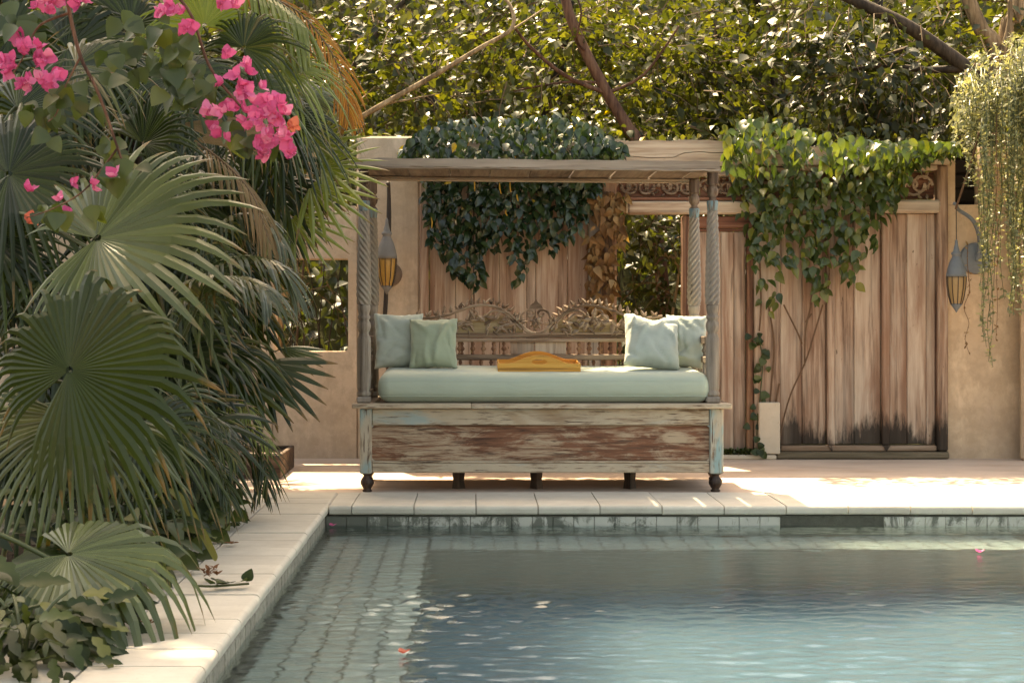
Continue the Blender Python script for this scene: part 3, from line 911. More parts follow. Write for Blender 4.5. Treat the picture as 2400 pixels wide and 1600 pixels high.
# posts
def post(cx, cy, Yv, tw):
    def z(py): return EYE - (py - 740) / KF * Yv
    z0 = zpl1 + .0005; ztop = 1.945
    k = (ztop - z0) / (z(389) - z(945))
    def zz(py): return z0 + (z(945) - z(945) + (z(py) - z(945))) * k
    r = .040
    b = MB(); b.box(cx - .043, cx + .043, cy - .043, cy + .043, z0, zz(930), .008)
    base = obj('post', b, M['grey_z'], bed)
    b = MB()
    pr = [(.036, zz(930)), (.042, zz(926)), (.042, zz(921)), (.034, zz(917)), (.040, zz(911)), (.041, zz(905)), (.0405, zz(800)), (.039, zz(792)), (.030, zz(783)), (.028, zz(778)), (.036, zz(772)), (.040, zz(764)), (.038, zz(755)),
          (.029, zz(748)), (.037, zz(744)), (.037, zz(739)), (.030, zz(735)), (.034, zz(729)), (.038, zz(722)), (.038, zz(714)), (.034, zz(711))]
    b.lathe(pr, cx, cy, 20, mod=lambda r_, z_, a: r_ * (1 + .035 * cos(8 * a)))
    obj('turned_base', b, M['grey_z'], base, smooth=True)
    b = MB(); pr = []
    nz = 150
    for i in range(nz + 1):
        t = i / nz; py = 711 + (487 - 711) * t
        rr = .0395 - .012 * t ** 1.3 - .004 * max(0, .1 - t) * 10
        pr.append((rr, zz(py)))
    zt0, zt1 = zz(711), zz(487)
    def tmod(r_, z_, a):
        t = (z_ - zt0) / (zt1 - zt0)
        w = cos(7 * (a - tw * t * 12.5))
        return r_ * (1.02 + .19 * (abs(w) ** .7 * (1 if w > 0 else -1)))
    b.lathe(pr, cx, cy, 42, mod=tmod)
    obj('twisted_shaft', b, M['grey_z'], base, smooth=True)
    b = MB(); b.lathe([(.027, zz(489)), (.031, zz(486)), (.036, zz(468)), (.034, zz(466)), (.034, zz(464))], cx, cy, 18)
    obj('collar', b, M['teal'], base, smooth=True)
    b = MB(); b.lathe([(.030, zz(464)), (.022, zz(460)), (.020, zz(456)), (.030, zz(450)), (.034, zz(443)), (.033, zz(437)), (.026, zz(431)), (.022, zz(428)), (.028, zz(426))], cx, cy, 18, mod=lambda r_, z_, a: r_ * (1 + .05 * cos(6 * a)))
    obj('vase', b, M['vase'], base, smooth=True)
    b = MB(); b.box(cx - .030, cx + .030, cy - .030, cy + .030, zz(426), ztop, .005)
    obj('post_head', b, M['vase'], base)
PXL, PXR = (853 - 1110) / KF * 9.27, (1670 - 1110) / KF * 9.27
PBL, PBR = (872.5 - 1110) / KF * 9.93, (1627 - 1110) / KF * 9.93
post(PXL, 9.27, 9.27, -1); post(PXR, 9.27, 9.27, 1)
post(PBL, 9.93, 9.93, -1); post(PBR, 9.93, 9.93, 1)

# canopy: fascias, boards laid front to back
cx0, cx1 = bx(838, 9.07) - .02, bx(1687, 9.07)
CY0, CY1 = 9.06, 10.035
def tilt(x): return .006 - .020 * (x - cx0) / (cx1 - cx0)
def dtilt(name, xa, xb, ya, yb_, za, zb, m, c=.005):
    b = MB(); b.box(xa, xb, ya, yb_, za, zb, c)
    b.v = [(x, y_, z + tilt(x)) for x, y_, z in b.v]
    return obj(name, b, M[m], bed)
rn_ = random.Random(4)
def ragged(y0, y1, z0, z1, name='canopy_beam'):
    n = 44; up = []; lo = []
    for i in range(n + 1):
        x = cx0 + (cx1 - cx0) * i / n
        up.append((x, z1 + tilt(x) + rn_.uniform(-.004, .003))); lo.append((x, z0 + tilt(x) + rn_.uniform(-.002, .003)))
    b = MB(); b.prism(lo + up[::-1], y0, y1); return obj(name, b, M['grey_x'], bed, fix=True)
ragged(CY0, CY0 + .04, 1.940, 1.988)
ragged(CY0 - .012, CY0 + .012, 1.9285, 1.9385, 'canopy_moulding')
ragged(CY0 + .05, CY0 + .075, 1.930, 1.952, 'canopy_rail')
dtilt('canopy_beam', cx0, cx1, CY1 - .05, CY1, 1.938, 1.984, 'grey_x', .005)
dtilt('canopy_rail', cx0 + .05, cx1 - .05, 9.25, 9.29, 1.947, 1.958, 'grey_x', .003)
dtilt('canopy_rail', cx0 + .05, cx1 - .05, 9.91, 9.95, 1.947, 1.958, 'grey_x', .003)
jn = [cx0 + .001] + [(p - 1110) / KF * 9.09 for p in (948, 1051, 1151, 1250, 1354, 1457, 1556, 1645)] + [cx1 - .001]
for a, b_ in zip(jn[:-1], jn[1:]):
    dtilt('canopy_board', a + (.009 if 4 < jn.index(a) < 8 else .003), b_ - .0022, CY0 + .036, CY1 - .051, 1.962 + U(-.002, .002), 1.984, 'grey_y', .003)

# back: rails, balusters, carved crest
KY = 9.96
def kx(px): return (px - 1110) / KF * KY
def kz(py): return EYE - (py - 740) / KF * KY
kx0, kx1 = PBL + .03, PBR - .03
dbox('back_rail', kx0, kx1, KY - .03, KY + .02, kz(801), kz(793), 'carve', .004)
dbox('back_rail', kx0, kx1, KY - .02, KY + .015, kz(792), kz(784), 'carve', .004)
dbox('back_rail', kx0, kx1, KY - .025, KY + .02, kz(843.5), kz(830), 'carve', .005)
dbox('back_rail', kx0, kx1, KY - .02, KY + .02, zpl1 + .02, zpl1 + .07, 'carve', .005)
dbox('back_panel', kx(1254), kx(1327), KY - .006, KY + .010, kz(829.5), kz(801.5), 'gate', .003)
dbox('back_panel', kx(1196), kx(1252), KY - .005, KY + .012, kz(829.5), kz(801.5), 'gate', .003)
def baluster(px, pya, pyb):
    za, zb = kz(pyb), kz(pya); h = zb - za
    b = MB()
    pr = [(.010, za), (.012, za + h * .08), (.007, za + h * .16), (.007, za + h * .24), (.017, za + h * .40), (.018, za + h * .48), (.010, za + h * .62), (.007, za + h * .70), (.012, za + h * .80), (.013, za + h * .88), (.008, za + h * .94), (.010, zb)]
    b.lathe(pr, kx(px), KY - .002, 10)
    obj('baluster', b, M['gate_red_z'], bed, smooth=True)
for px in list(range(909, 1082, 24)) + [1083, 1108, 1133, 1157, 1181] + [1333, 1357, 1381, 1406, 1430, 1453, 1478, 1502, 1526, 1550, 1574, 1598]:
    baluster(px, 801, 830)
for px in range(911, 1612, 24):
    baluster(px, 843, 880)
# crest
def cr(pts): return [(kx(p), KY - .012, kz(q)) for p, q in pts]
def smooth(pts, n=6):                          # catmull-rom
    pts = [Vector(p) for p in pts]; out = []
    for i in range(len(pts) - 1):
        p0, p1, p2, p3 = pts[max(i - 1, 0)], pts[i], pts[i + 1], pts[min(i + 2, len(pts) - 1)]
        for k in range(n):
            t = k / n
            out.append(.5 * ((2 * p1) + (p2 - p0) * t + (2 * p0 - 5 * p1 + 4 * p2 - p3) * t * t + (3 * p1 - p0 - 3 * p2 + p3) * t ** 3))
    out.append(pts[-1]); return out
CX = 1256
crest = dbox('crest_rail', kx0, kx1, KY - .02, KY + .012, kz(783.5), kz(780), 'carve', .003)
def wob(t): return 3.5 * sin(t * 9.1) + 2.2 * sin(t * 21 + 1)
for s_ in (-1, 1):                             # pierced ochre ground board
    def sx(u): return CX + s_ * u
    top = []
    for i in range(40):
        u = 30 + i * (300 - 30) / 39
        h = 756 - 19 * math.exp(-((u - 110) / 55) ** 2) + wob(u / 30) + (u > 200) * (u - 200) * .16
        top.append((kx(sx(u)), kz(min(h, 778))))
    poly = [(kx(sx(30)), kz(780.5))] + top + [(kx(sx(300)), kz(780.5))]
    b = MB(); b.prism(poly, KY - .004, KY + .008)
    obj('ground_board', b, M['carve_ochre'], crest, fix=True)
    b = MB()
    vine = smooth(cr([(sx(u), q) for u, q in ((296, 741), (255, 745), (215, 740), (180, 728), (150, 718), (120, 715), (92, 720), (66, 733), (44, 752), (28, 768), (12, 779))]))
    b.tube(vine, [.010] * len(vine), 7, 1.0)
    v2 = smooth(cr([(sx(u), q) for u, q in ((190, 768), (178, 757), (160, 752), (136, 750), (118, 740), (102, 729), (82, 730), (62, 742), (48, 758), (34, 772))]))
    b.tube(v2, [.0075] * len(v2), 6)
    v3 = smooth(cr([(sx(u), q) for u, q in ((0, 780), (22, 776), (33, 762), (34, 744), (25, 729), (12, 726), (5, 733), (9, 741), (17, 740), (18, 733))]))
    b.tube(v3, [.0085] * len(v3), 7)
    v4 = smooth(cr([(sx(u), q) for u, q in ((230, 745), (215, 756), (196, 762), (190, 772), (204, 778))]))
    b.tube(v4, [.006] * len(v4), 6)
    v5 = smooth(cr([(sx(u), q) for u, q in ((130, 748), (148, 742), (156, 732), (146, 726), (136, 732), (140, 739))]))
    b.tube(v5, [.0055] * len(v5), 6)
    obj('scroll', b, M['carve'], crest, smooth=True)
    # leaves along the top edge and inside
    for i in range(3, len(vine) - 8, 3):
        p = vine[i]; tn = (vine[i + 1] - vine[i - 1]).normalized()
        a0 = math.atan2(tn.z, tn.x)
        b = MB()
        up = pi / 2 * (1 if cos(a0) > 0 else -1)
        leaf_solid(b, (p.x, p.y + .002, p.z + .006), a0 + up * U(.5, .9), U(.045, .065), U(.018, .026), .014)
        leaf_solid(b, (p.x, p.y + .002, p.z + .006), a0 + up * U(1.1, 1.4), U(.03, .045), U(.014, .02), .012)
        obj('leaf', b, M['carve'], crest)
    for k in range(48):
        u = U(40, 240); lowz = 776; hi = 744 + abs(u - 120) * .10
        b = MB()
        L = U(.045, .085)
        leaf_solid(b, (kx(sx(u)), KY - .008 - U(0, .006), kz(U(hi, lowz))), U(0, 6.3), L, L * U(.38, .55), .016)
        obj('leaf', b, M['carve'], crest)
for k in range(14):                            # central flower
    a = 2 * pi * k / 7 + (k > 6) * .4; L = .045 if k < 7 else .026
    b = MB(); leaf_solid(b, (kx(CX) + .004 * cos(a), KY - .014 - .008 * (k > 6), kz(757) + .004 * sin(a)), a, L, L * .6, .014)
    obj('petal', b, M['carve'], crest)
b = MB(); b.prism([(kx(CX - 17), kz(724)), (kx(CX + 17), kz(724)), (kx(CX + 12), kz(714)), (kx(CX + 5), kz(709)), (kx(CX), kz(701)), (kx(CX - 5), kz(709)), (kx(CX - 12), kz(714))], KY - .018, KY + .006)
obj('finial', b, M['carve'], crest, fix=True)
# side arms with balusters
for xs_a in (PXL, PXR):
    xa = xs_a if xs_a < 0 else xs_a - .0
    for za, zb in ((kz(801) - .005, kz(786)), (kz(845), kz(831)), (zpl1 + .02, zpl1 + .06)):
        dbox('arm_rail', xa - .018, xa + .018, 9.315, 9.885, za, zb, 'grey_y', .004)
    for q in range(5):
        yy = 9.38 + q * .11
        for za, zb in ((kz(831), kz(801) - .005), (zpl1 + .06, kz(845))):
            h = zb - za
            b = MB(); b.lathe([(.010, za), (.007, za + h * .2), (.018, za + h * .45), (.008, za + h * .7), (.013, za + h * .86), (.010, zb)], xa, yy, 10)
            obj('baluster', b, M['grey_z'], bed, smooth=True)

# ---------------------------------------------------------------- mattress, pillows, tray
def rbox(x0, x1, y0, y1, z0, z1, r, nx=40, ny=16, sag=0.0, seed=0):
    h = np.array([(x1 - x0) / 2, (y1 - y0) / 2, (z1 - z0) / 2]); c = np.array([(x0 + x1) / 2, (y0 + y1) / 2, (z0 + z1) / 2])
    def ax(hh, n): return np.unique(np.concatenate([np.linspace(-hh, -hh + r, 6), np.linspace(-hh + r, hh - r, n), np.linspace(hh - r, hh, 6)]))
    A = [ax(h[0], nx), ax(h[1], ny), ax(h[2], 5)]
    b = MB()
    for d in range(3):
        e, f = (d + 1) % 3, (d + 2) % 3
        for s_ in (-1, 1):
            E_, F_ = np.meshgrid(A[e], A[f], indexing='ij')
            Q = np.zeros(E_.shape + (3,)); Q[..., d] = s_ * h[d]; Q[..., e] = E_; Q[..., f] = F_
            inn = np.clip(Q, -(h - r), h - r); dd = Q - inn
            ln = np.linalg.norm(dd, axis=-1, keepdims=True)
            Q = inn + dd / np.maximum(ln, 1e-9) * r
            i0 = np.arange(E_.size).reshape(E_.shape)
            q = np.stack([i0[:-1, :-1], i0[1:, :-1], i0[1:, 1:], i0[:-1, 1:]], 2).reshape(-1, 4)
            if s_ < 0: q = q[:, ::-1]
            b.add((Q + c).reshape(-1, 3).tolist(), q.tolist())
    return b
def weld(o, d=1e-5):
    bm = bmesh.new(); bm.from_mesh(o.data); bmesh.ops.remove_doubles(bm, verts=bm.verts, dist=d)
    bmesh.ops.recalc_face_normals(bm, faces=bm.faces); bm.to_mesh(o.data); bm.free()
    o.data.polygons.foreach_set('use_smooth', np.ones(len(o.data.polygons), dtype=bool)); return o
from mathutils import noise as mnoise
MX0, MX1 = (885 - 1110) / KF * 9.24, (1667 - 1110) / KF * 9.24
MZ0, MZ1 = zpl1 + .001, bz(872, 9.35)
mb = rbox(MX0, MX1, FY + .02, BY - .07, MZ0, MZ1, .075, 60, 22)
nv = []
for x, y_, z in mb.v:
    t = (z - MZ0) / (MZ1 - MZ0)
    q = mnoise.noise((x * 2.2, y_ * 3, z * 3)); q2 = mnoise.noise((x * 9, y_ * 7, z * 14 + 5))
    dz = (q * .007 + q2 * .0022) * t
    dy = (-.010 * sin(pi * t) + q2 * .003 + q * .006) if y_ < FY + .12 else 0
    dz += .030 * t * max(0, y_ - FY - .05) / .75
    nv.append((x, y_ + dy, max(z + dz, MZ0)))
mb.v = nv
mat_ = tag(weld(obj('mattress', mb, M['sage'])), 'long sage green mattress cushion lying on the daybed', 'mattress')
for zz_ in (MZ1 - .050, MZ0 + .040):                # seams round the edge
    r = .075; pts = []
    ins = .006
    for (cx, cy, a0) in ((MX1 - r, BY - .07 - r, 0), (MX0 + r, BY - .07 - r, pi / 2), (MX0 + r, FY + .02 + r, pi), (MX1 - r, FY + .02 + r, 1.5 * pi)):
        for k in range(6):
            a = a0 + k / 5 * pi / 2
            pts.append((cx + (r - ins) * cos(a), cy + (r - ins) * sin(a), zz_))
    # dense front line following the belly
    b = MB(); out = []
    pts.append(pts[0])
    for p, q in zip(pts[:-1], pts[1:]):
        n = max(1, int((Vector(q) - Vector(p)).length / .04))
        for k in range(n):
            v = Vector(p).lerp(Vector(q), k / n)
            t = (v.z - MZ0) / (MZ1 - MZ0)
            qq = mnoise.noise((v.x * 2.2, v.y * 3, v.z * 3)); q2 = mnoise.noise((v.x * 9, v.y * 7, v.z * 14 + 5))
            if v.y < FY + .12: v.y += -.010 * sin(pi * t) + q2 * .003 + qq * .006
            v.z += (qq * .007 + q2 * .0022) * t + .030 * t * max(0, v.y - FY - .05) / .75
            out.append(v)
    b.tube(out, .0032, 5)
    obj('piping', b, M['sage'], mat_, smooth=True)

def pillow(label, cpx, cpy, Y, w, h, lean, yaw, roll, m, seed, thick=.085, dent=0):
    n = 30; vs_, fs = [], []
    rn = random.Random(seed)
    cre = [(rn.uniform(-.8, .8), rn.uniform(-.8, .8), rn.uniform(0, pi), rn.uniform(.25, .6), rn.uniform(.05, .10)) for _ in range(9)]
    for side in (1, -1):
        for i in range(n + 1):
            for j in range(n + 1):
                u = -1 + 2 * i / n; v = -1 + 2 * j / n
                u = sin(u * pi / 2) * .35 + u * .65; v = sin(v * pi / 2) * .35 + v * .65
                e = max(0, (1 - u * u)) ** .5 * max(0, (1 - v * v)) ** .5
                th = thick * (e ** .72)
                # edges pull in between the corners
                pin = 1 - .075 * (1 - v * v) * abs(u) ** 3; pv = 1 - .075 * (1 - u * u) * abs(v) ** 3
                x = u * w / 2 * pin; z = v * h / 2 * pv
                wr = 0
                if side == 1:
                    for cu, cv, ca, cl, cw in cre:
                        du, dv = u - cu, v - cv
                        al = du * cos(ca) + dv * sin(ca); ac = -du * sin(ca) + dv * cos(ca) + .15 * al * al
                        wr += .017 * math.exp(-(al / cl) ** 2 - (ac / cw) ** 2) * (1 if cw > .07 else -1)
                    wr += dent * -.03 * math.exp(-(u / .35) ** 2 - ((v - .9) / .5) ** 2)
                    wr += .011 * mnoise.noise((u * 2.5 + seed, v * 2.5, 1))
                wr += .0035 * mnoise.noise((u * 7 + seed, v * 7, side)) * (1 - e * .4)
                edge = .006 * mnoise.noise((u * 6, v * 6, seed * 1.7))
                vs_.append(Vector((x + edge, -side * (th + wr * min(1, e * 3)), z + edge + (dent * -.03 * (1 - u * u) ** 2 * max(0, v) ** 3))))
        o_ = (n + 1) * (n + 1) * (side == -1)
        for i in range(n):
            for j in range(n):
                a, b_, c, d = (o_ + i * (n + 1) + j, o_ + (i + 1) * (n + 1) + j, o_ + (i + 1) * (n + 1) + j + 1, o_ + i * (n + 1) + j + 1)
                fs.append((a, b_, c, d) if side == 1 else (a, d, c, b_))
    R = Matrix.Rotation(yaw, 3, 'Z') @ Matrix.Rotation(-lean, 3, 'X') @ Matrix.Rotation(roll, 3, 'Y')
    c = P(cpx, cpy, Y)
    b = MB(); b.add([R @ v + c for v in vs_], fs)
    lo = min(v[2] for v in b.v); dz = (MZ1 + .008) - lo
    b.v = [(x, y_, z + dz) for x, y_, z in b.v]
    o = weld(obj('pillow', b, M[m]), 1e-6)
    return tag(o, label, 'pillow', 'square scatter pillows on the daybed')
pillow('pale blue green pillow at the left end, partly behind the moss green one', 935, 805, 9.72, .315, .36, .24, .12, .0, 'mint', 1)
pillow('moss green pillow leaning in front of the pale pillow at the left end', 1016, 811, 9.60, .305, .325, .26, -.06, -.02, 'sage2', 2)
pillow('blue green pillow tucked against the right arm behind the creased sunlit pillow', 1606, 812, 9.72, .27, .35, .24, -.25, .03, 'mint', 4)
pillow('creased pale pillow with a sunlit face leaning at the right end', 1527, 808, 9.56, .35, .39, .64, .10, .12, 'mint', 3, .10, 1)

# tray
TXA, TXB = (1167 - 1110) / KF * 9.36, (1361 - 1110) / KF * 9.36
TY0, TY1 = 9.36, 9.68
TZ = MZ1 + .0115
tray = thing('serving_tray', 'orange wooden serving tray with curved handle sides standing on the mattress', 'tray', ((TXA + TXB) / 2, (TY0 + TY1) / 2, TZ))
b = MB(); b.box(TXA + .008, TXB - .008, TY0 + .010, TY1 - .010, TZ + .002, TZ + .010, .002); obj('base', b, M['tray'], tray)
def tray_side(y0, y1):
    n = 40; prof = []
    for i in range(n + 1):
        t = i / n; x = TXA + (TXB - TXA) * t
        d = (t - .5) / .27
        z = TZ + .050 + .052 * max(0, 1 - min(1, abs(d) / 1.35) ** 2) ** 1.6
        prof.append((x, z))
    cx, cz, hw, hh = (TXA + TXB) / 2, TZ + .060, .047, .015
    b = MB()
    # solid board with an oval hand hole: ring of quads between hole and outline
    hole = []
    m_ = 24
    for k in range(m_):
        a = 2 * pi * k / m_
        ex = cos(a); ez = sin(a)
        hole.append((cx + hw * (abs(ex) ** .5) * (1 if ex > 0 else -1), cz + hh * (abs(ez) ** .8) * (1 if ez > 0 else -1)))
    xa_, xb_ = cx - .075, cx + .075
    def topz(x): 
        t = (x - TXA) / (TXB - TXA); d = (t - .5) / .27
        return TZ + .050 + .052 * max(0, 1 - min(1, abs(d) / 1.35) ** 2) ** 1.6
    ring = []
    for k in range(m_):
        a = 2 * pi * k / m_
        ex, ez = cos(a), sin(a); s_ = 1 / max(abs(ex), abs(ez))
        x = cx + .075 * ex * s_
        z = TZ + (topz(x) - TZ) * (.5 + .5 * ez * s_)
        ring.append((x, z))
    vs_ = []; fs = []
    for yy in (y0, y1):
        vs_ += [(x, yy, z) for x, z in hole] + [(x, yy, z) for x, z in ring]
    for k in range(m_):
        k2 = (k + 1) % m_
        fs.append((k, k2, m_ + k2, m_ + k)); o2 = 2 * m_
        fs.append((o2 + k, o2 + m_ + k, o2 + m_ + k2, o2 + k2))
        fs.append((k, o2 + k, o2 + k2, k2)); fs.append((m_ + k, m_ + k2, o2 + m_ + k2, o2 + m_ + k))
    b.add(vs_, fs)
    for sgn in (0, 1):
        xs2 = [TXA + (xa_ - TXA) * i / 12 for i in range(13)] if sgn == 0 else [xb_ + (TXB - xb_) * i / 12 for i in range(13)]
        b.prism([(x, TZ) for x in xs2] + [(x, topz(x)) for x in xs2[::-1]], y0, y1)
    o = obj('handle_side', b, M['tray'], tray, fix=True)
tray_side(TY0, TY0 + .012); tray_side(TY1 - .012, TY1)
for xa in (TXA, TXB - .011):
    b = MB(); b.box(xa + .0005, xa + .0105, TY0 + .0125, TY1 - .0125, TZ, TZ + .047, .002); obj('end_board', b, M['tray'], tray)

tray.rotation_euler = (.055, 0, 0)
# ---------------------------------------------------------------- lamps
def lamp(label, apx, apy, plate, tip, drop_top, hood_b, amb_b, fin_b, wid, Yl, m1, m2, mp, tail):
    # plate on the wall, arm arching forward, hood and caged shell hanging from the tip
    pc = P(plate[0], plate[1], WY)
    t = thing('wall_lamp', label, 'lamp', (pc.x, WY, pc.z), 'arched wall lamps with caged shells')
    rr = plate[2] / KF * WY
    ax = Matrix.Translation(Vector((pc.x, WY - .025, pc.z))) @ Matrix.Rotation(pi / 2, 4, 'X')
    b = MB(); b.lathe([(rr, -.02), (rr, 0), (rr * .93, .014), (rr * .4, .028), (.001, .032)], 0, 0, 28, axis=ax)
    obj('wall_plate', b, M[mp], t, smooth=False, fix=True)
    tp = P(tip[0], tip[1], Yl)
    if tail: st = P(tail[0], tail[1], WY - .05)
    else: st = Vector((pc.x, WY - .05, pc.z - .02))
    mid = [st, Vector((pc.x, WY - .06, pc.z)).lerp(st, .35 if tail else 1)]
    if tail: pts = [st, Vector((st.x * .55 + pc.x * .45, WY - .07, pc.z)), Vector((pc.x * .6 + tp.x * .4, WY - .13, pc.z + (tp.z - pc.z) * .55)), Vector((tp.x * .8 + pc.x * .2, (WY + Yl) / 2 - .04, tp.z - .03)), Vector((tp.x, Yl + .02, tp.z)), Vector((tp.x, Yl - .03, tp.z - .012))]
    else: pts = [st, Vector((pc.x + .005, WY - .10, pc.z + (tp.z - pc.z) * .35)), Vector((pc.x * .72 + tp.x * .28, WY - .18, pc.z + (tp.z - pc.z) * .72)), Vector((tp.x * .7 + pc.x * .3, (WY + Yl) / 2, tp.z - .025)), Vector((tp.x, Yl, tp.z)), Vector((tp.x - .025, Yl - .01, tp.z + .012))]
    sp = smooth(pts)
    b = MB(); b.tube(sp, [.017 - .006 * i / len(sp) for i in range(len(sp))], 8)
    obj('arm', b, M['iron'] if m1 != 'lamp_blue' else M['lamp_blue'], t, smooth=True)
    k = Yl / KF
    cx = P(apx, 0, Yl).x; zt = P(0, drop_top, Yl).z; zh = P(0, hood_b, Yl).z; za = P(0, amb_b, Yl).z; zf = P(0, fin_b, Yl).z
    b = MB(); b.tube([(tp.x, Yl, tp.z), ((tp.x + cx) / 2, Yl, (tp.z + zt) / 2), (cx, Yl, zt - .01)], .0035, 5)
    obj('hanging_wire', b, M['iron'], t)
    w = wid * k; h = zt - zh
    b = MB()
    pr = [(.002, zt), (.010, zt - h * .06), (w * .16, zt - h * .15), (w * .30, zt - h * .30), (w * .33, zt - h * .335), (w * .46, zt - h * .36), (w * .50, zt - h * .39), (w * .46, zt - h * .42), (w * .38, zt - h * .44), (w * .44, zt - h * .50),
          (w * .66, zt - h * .62), (w * .84, zt - h * .78), (w * .95, zt - h * .92), (w, zh), (w * .9, zh - .002), (w * .86, zh + .02)]
    b.lathe(pr[::-1], cx, Yl, 24, cap=False)
    obj('hood', b, M[m1], t, smooth=True, fix=True)
    hh = zh - za
    def ar(tq): return w * (.90 - .02 * tq - .42 * tq ** 2.2)
    b = MB(); b.lathe([(ar(1 - i / 12), za + hh * i / 12) for i in range(13)], cx, Yl, 24)
    obj('shell', b, M[m2], t, smooth=True)
    for q in range(10):
        a = 2 * pi * q / 10 + .2
        b = MB(); b.tube([(cx + (ar(i / 8) + .003) * cos(a), Yl + (ar(i / 8) + .003) * sin(a), zh - hh * i / 8) for i in range(9)], .0032, 5)
        obj('cage_rib', b, M['iron'], t)
    b = MB(); b.lathe([(.003, zf), (ar(1) * .45, zf + (za - zf) * .4), (ar(1) + .004, za), (ar(1) + .004, za + .008)], cx, Yl, 20)
    obj('finial', b, M[m1], t, smooth=True, fix=True)
lamp('grey hooded wall lamp with glowing amber looking shell beside the left daybed post', 906.5, 0, (915, 643, 28), (909, 428), 510, 606, 672, 690, 25, 11.12, 'lamp_metal', 'amber', 'lamp_plate', (902, 745))
lamp('blue grey hooded wall lamp with tan shell on the corner wall right of the gate', 2241.5, 0, (2284, 606, 37), (2241, 480), 560, 648, 714, 732, 24, 11.05, 'lamp_blue', 'amber_dim', 'lamp_blue', None)

# ---------------------------------------------------------------- low crate at the left
crate = thing('slatted_crate', 'low dark slatted wooden crate on the deck at the foot of the palms', 'crate', P(620, 1120, 10.2) * 1.0)
ca, cb_ = P(540, 0, 10.1).x, P(664, 0, 10.1).x
y0_, y1_ = 9.96, 10.72; h_ = .155
def cbox(name, *a): 
    b = MB(); b.box(*a, .004); obj(name, b, M['dark_x'], crate)
ca = P(470, 0, 10.1).x
cbox('side_board', ca, cb_, y0_, y0_ + .03, .002, h_); cbox('side_board', ca, cb_, y1_ - .03, y1_, .002, h_)
cbox('end_board', cb_ - .03, cb_ - .001, y0_ + .032, y1_ - .032, .002, h_); cbox('end_board', ca, ca + .03, y0_ + .032, y1_ - .032, .002, h_)
for q in range(6):
    cbox('slat', ca + .032, cb_ - .032, y0_ + .045 + q * .112, y0_ + .045 + q * .112 + .085, h_ - .05, h_ - .028 + U(-.004, .004))
# ---------------------------------------------------------------- leaves and fronds
def leaf_mb(wfn, rows=6, fold=.25, curl=.15, L=1.0):
    b = MB(); vs_ = [(0, 0, 0)]; fs = []
    for i in range(1, rows):
        t = i / rows; w = wfn(t); z = -curl * t * t
        vs_ += [(-w, t * L, z + fold * w), (0, t * L, z), (w, t * L, z + fold * w)]
    vs_.append((0, L, -curl))
    fs += [(0, 2, 1), (0, 3, 2)]
    for i in range(rows - 2):
        a = 1 + 3 * i
        fs += [(a, a + 1, a + 4, a + 3), (a + 1, a + 2, a + 5, a + 4)]
    a = 1 + 3 * (rows - 2); e = len(vs_) - 1
    fs += [(a, a + 1, e), (a + 1, a + 2, e)]
    return b.add(vs_, fs)
def tri(mb_):
    out = []
    for f in mb_.f:
        for k in range(1, len(f) - 1): out.append((f[0], f[k], f[k + 1]))
    return np.array(mb_.v), np.array(out)
w_ovate = lambda t: .31 * (sin(pi * min(1, t ** .74)) ** 1.0) * (1.08 - .25 * t)
w_heart = lambda t: .47 * (sin(pi * min(1, t ** .55)) ** .8)
w_lance = lambda t: .17 * (sin(pi * t ** .8) ** .9)
w_obov = lambda t: .26 * (sin(pi * t ** 1.15) ** .8)
T_OV = tri(leaf_mb(w_ovate, 5, .3, .22)); T_HE = tri(leaf_mb(w_heart, 5, .25, .18)); T_LA = tri(leaf_mb(w_lance, 4, .3, .25))
T_SM = (np.array([(0, 0, 0), (-.34, .42, .07), (.34, .42, .07), (0, .45, 0), (0, 1, -.12)]), np.array([(0, 3, 1), (0, 2, 3), (1, 3, 4), (3, 2, 4)]))
T_TINY = (np.array([(0, 0, 0), (-.22, .5, .05), (.22, .5, .05), (0, 1, 0)]), np.array([(0, 2, 1), (1, 2, 3)]))

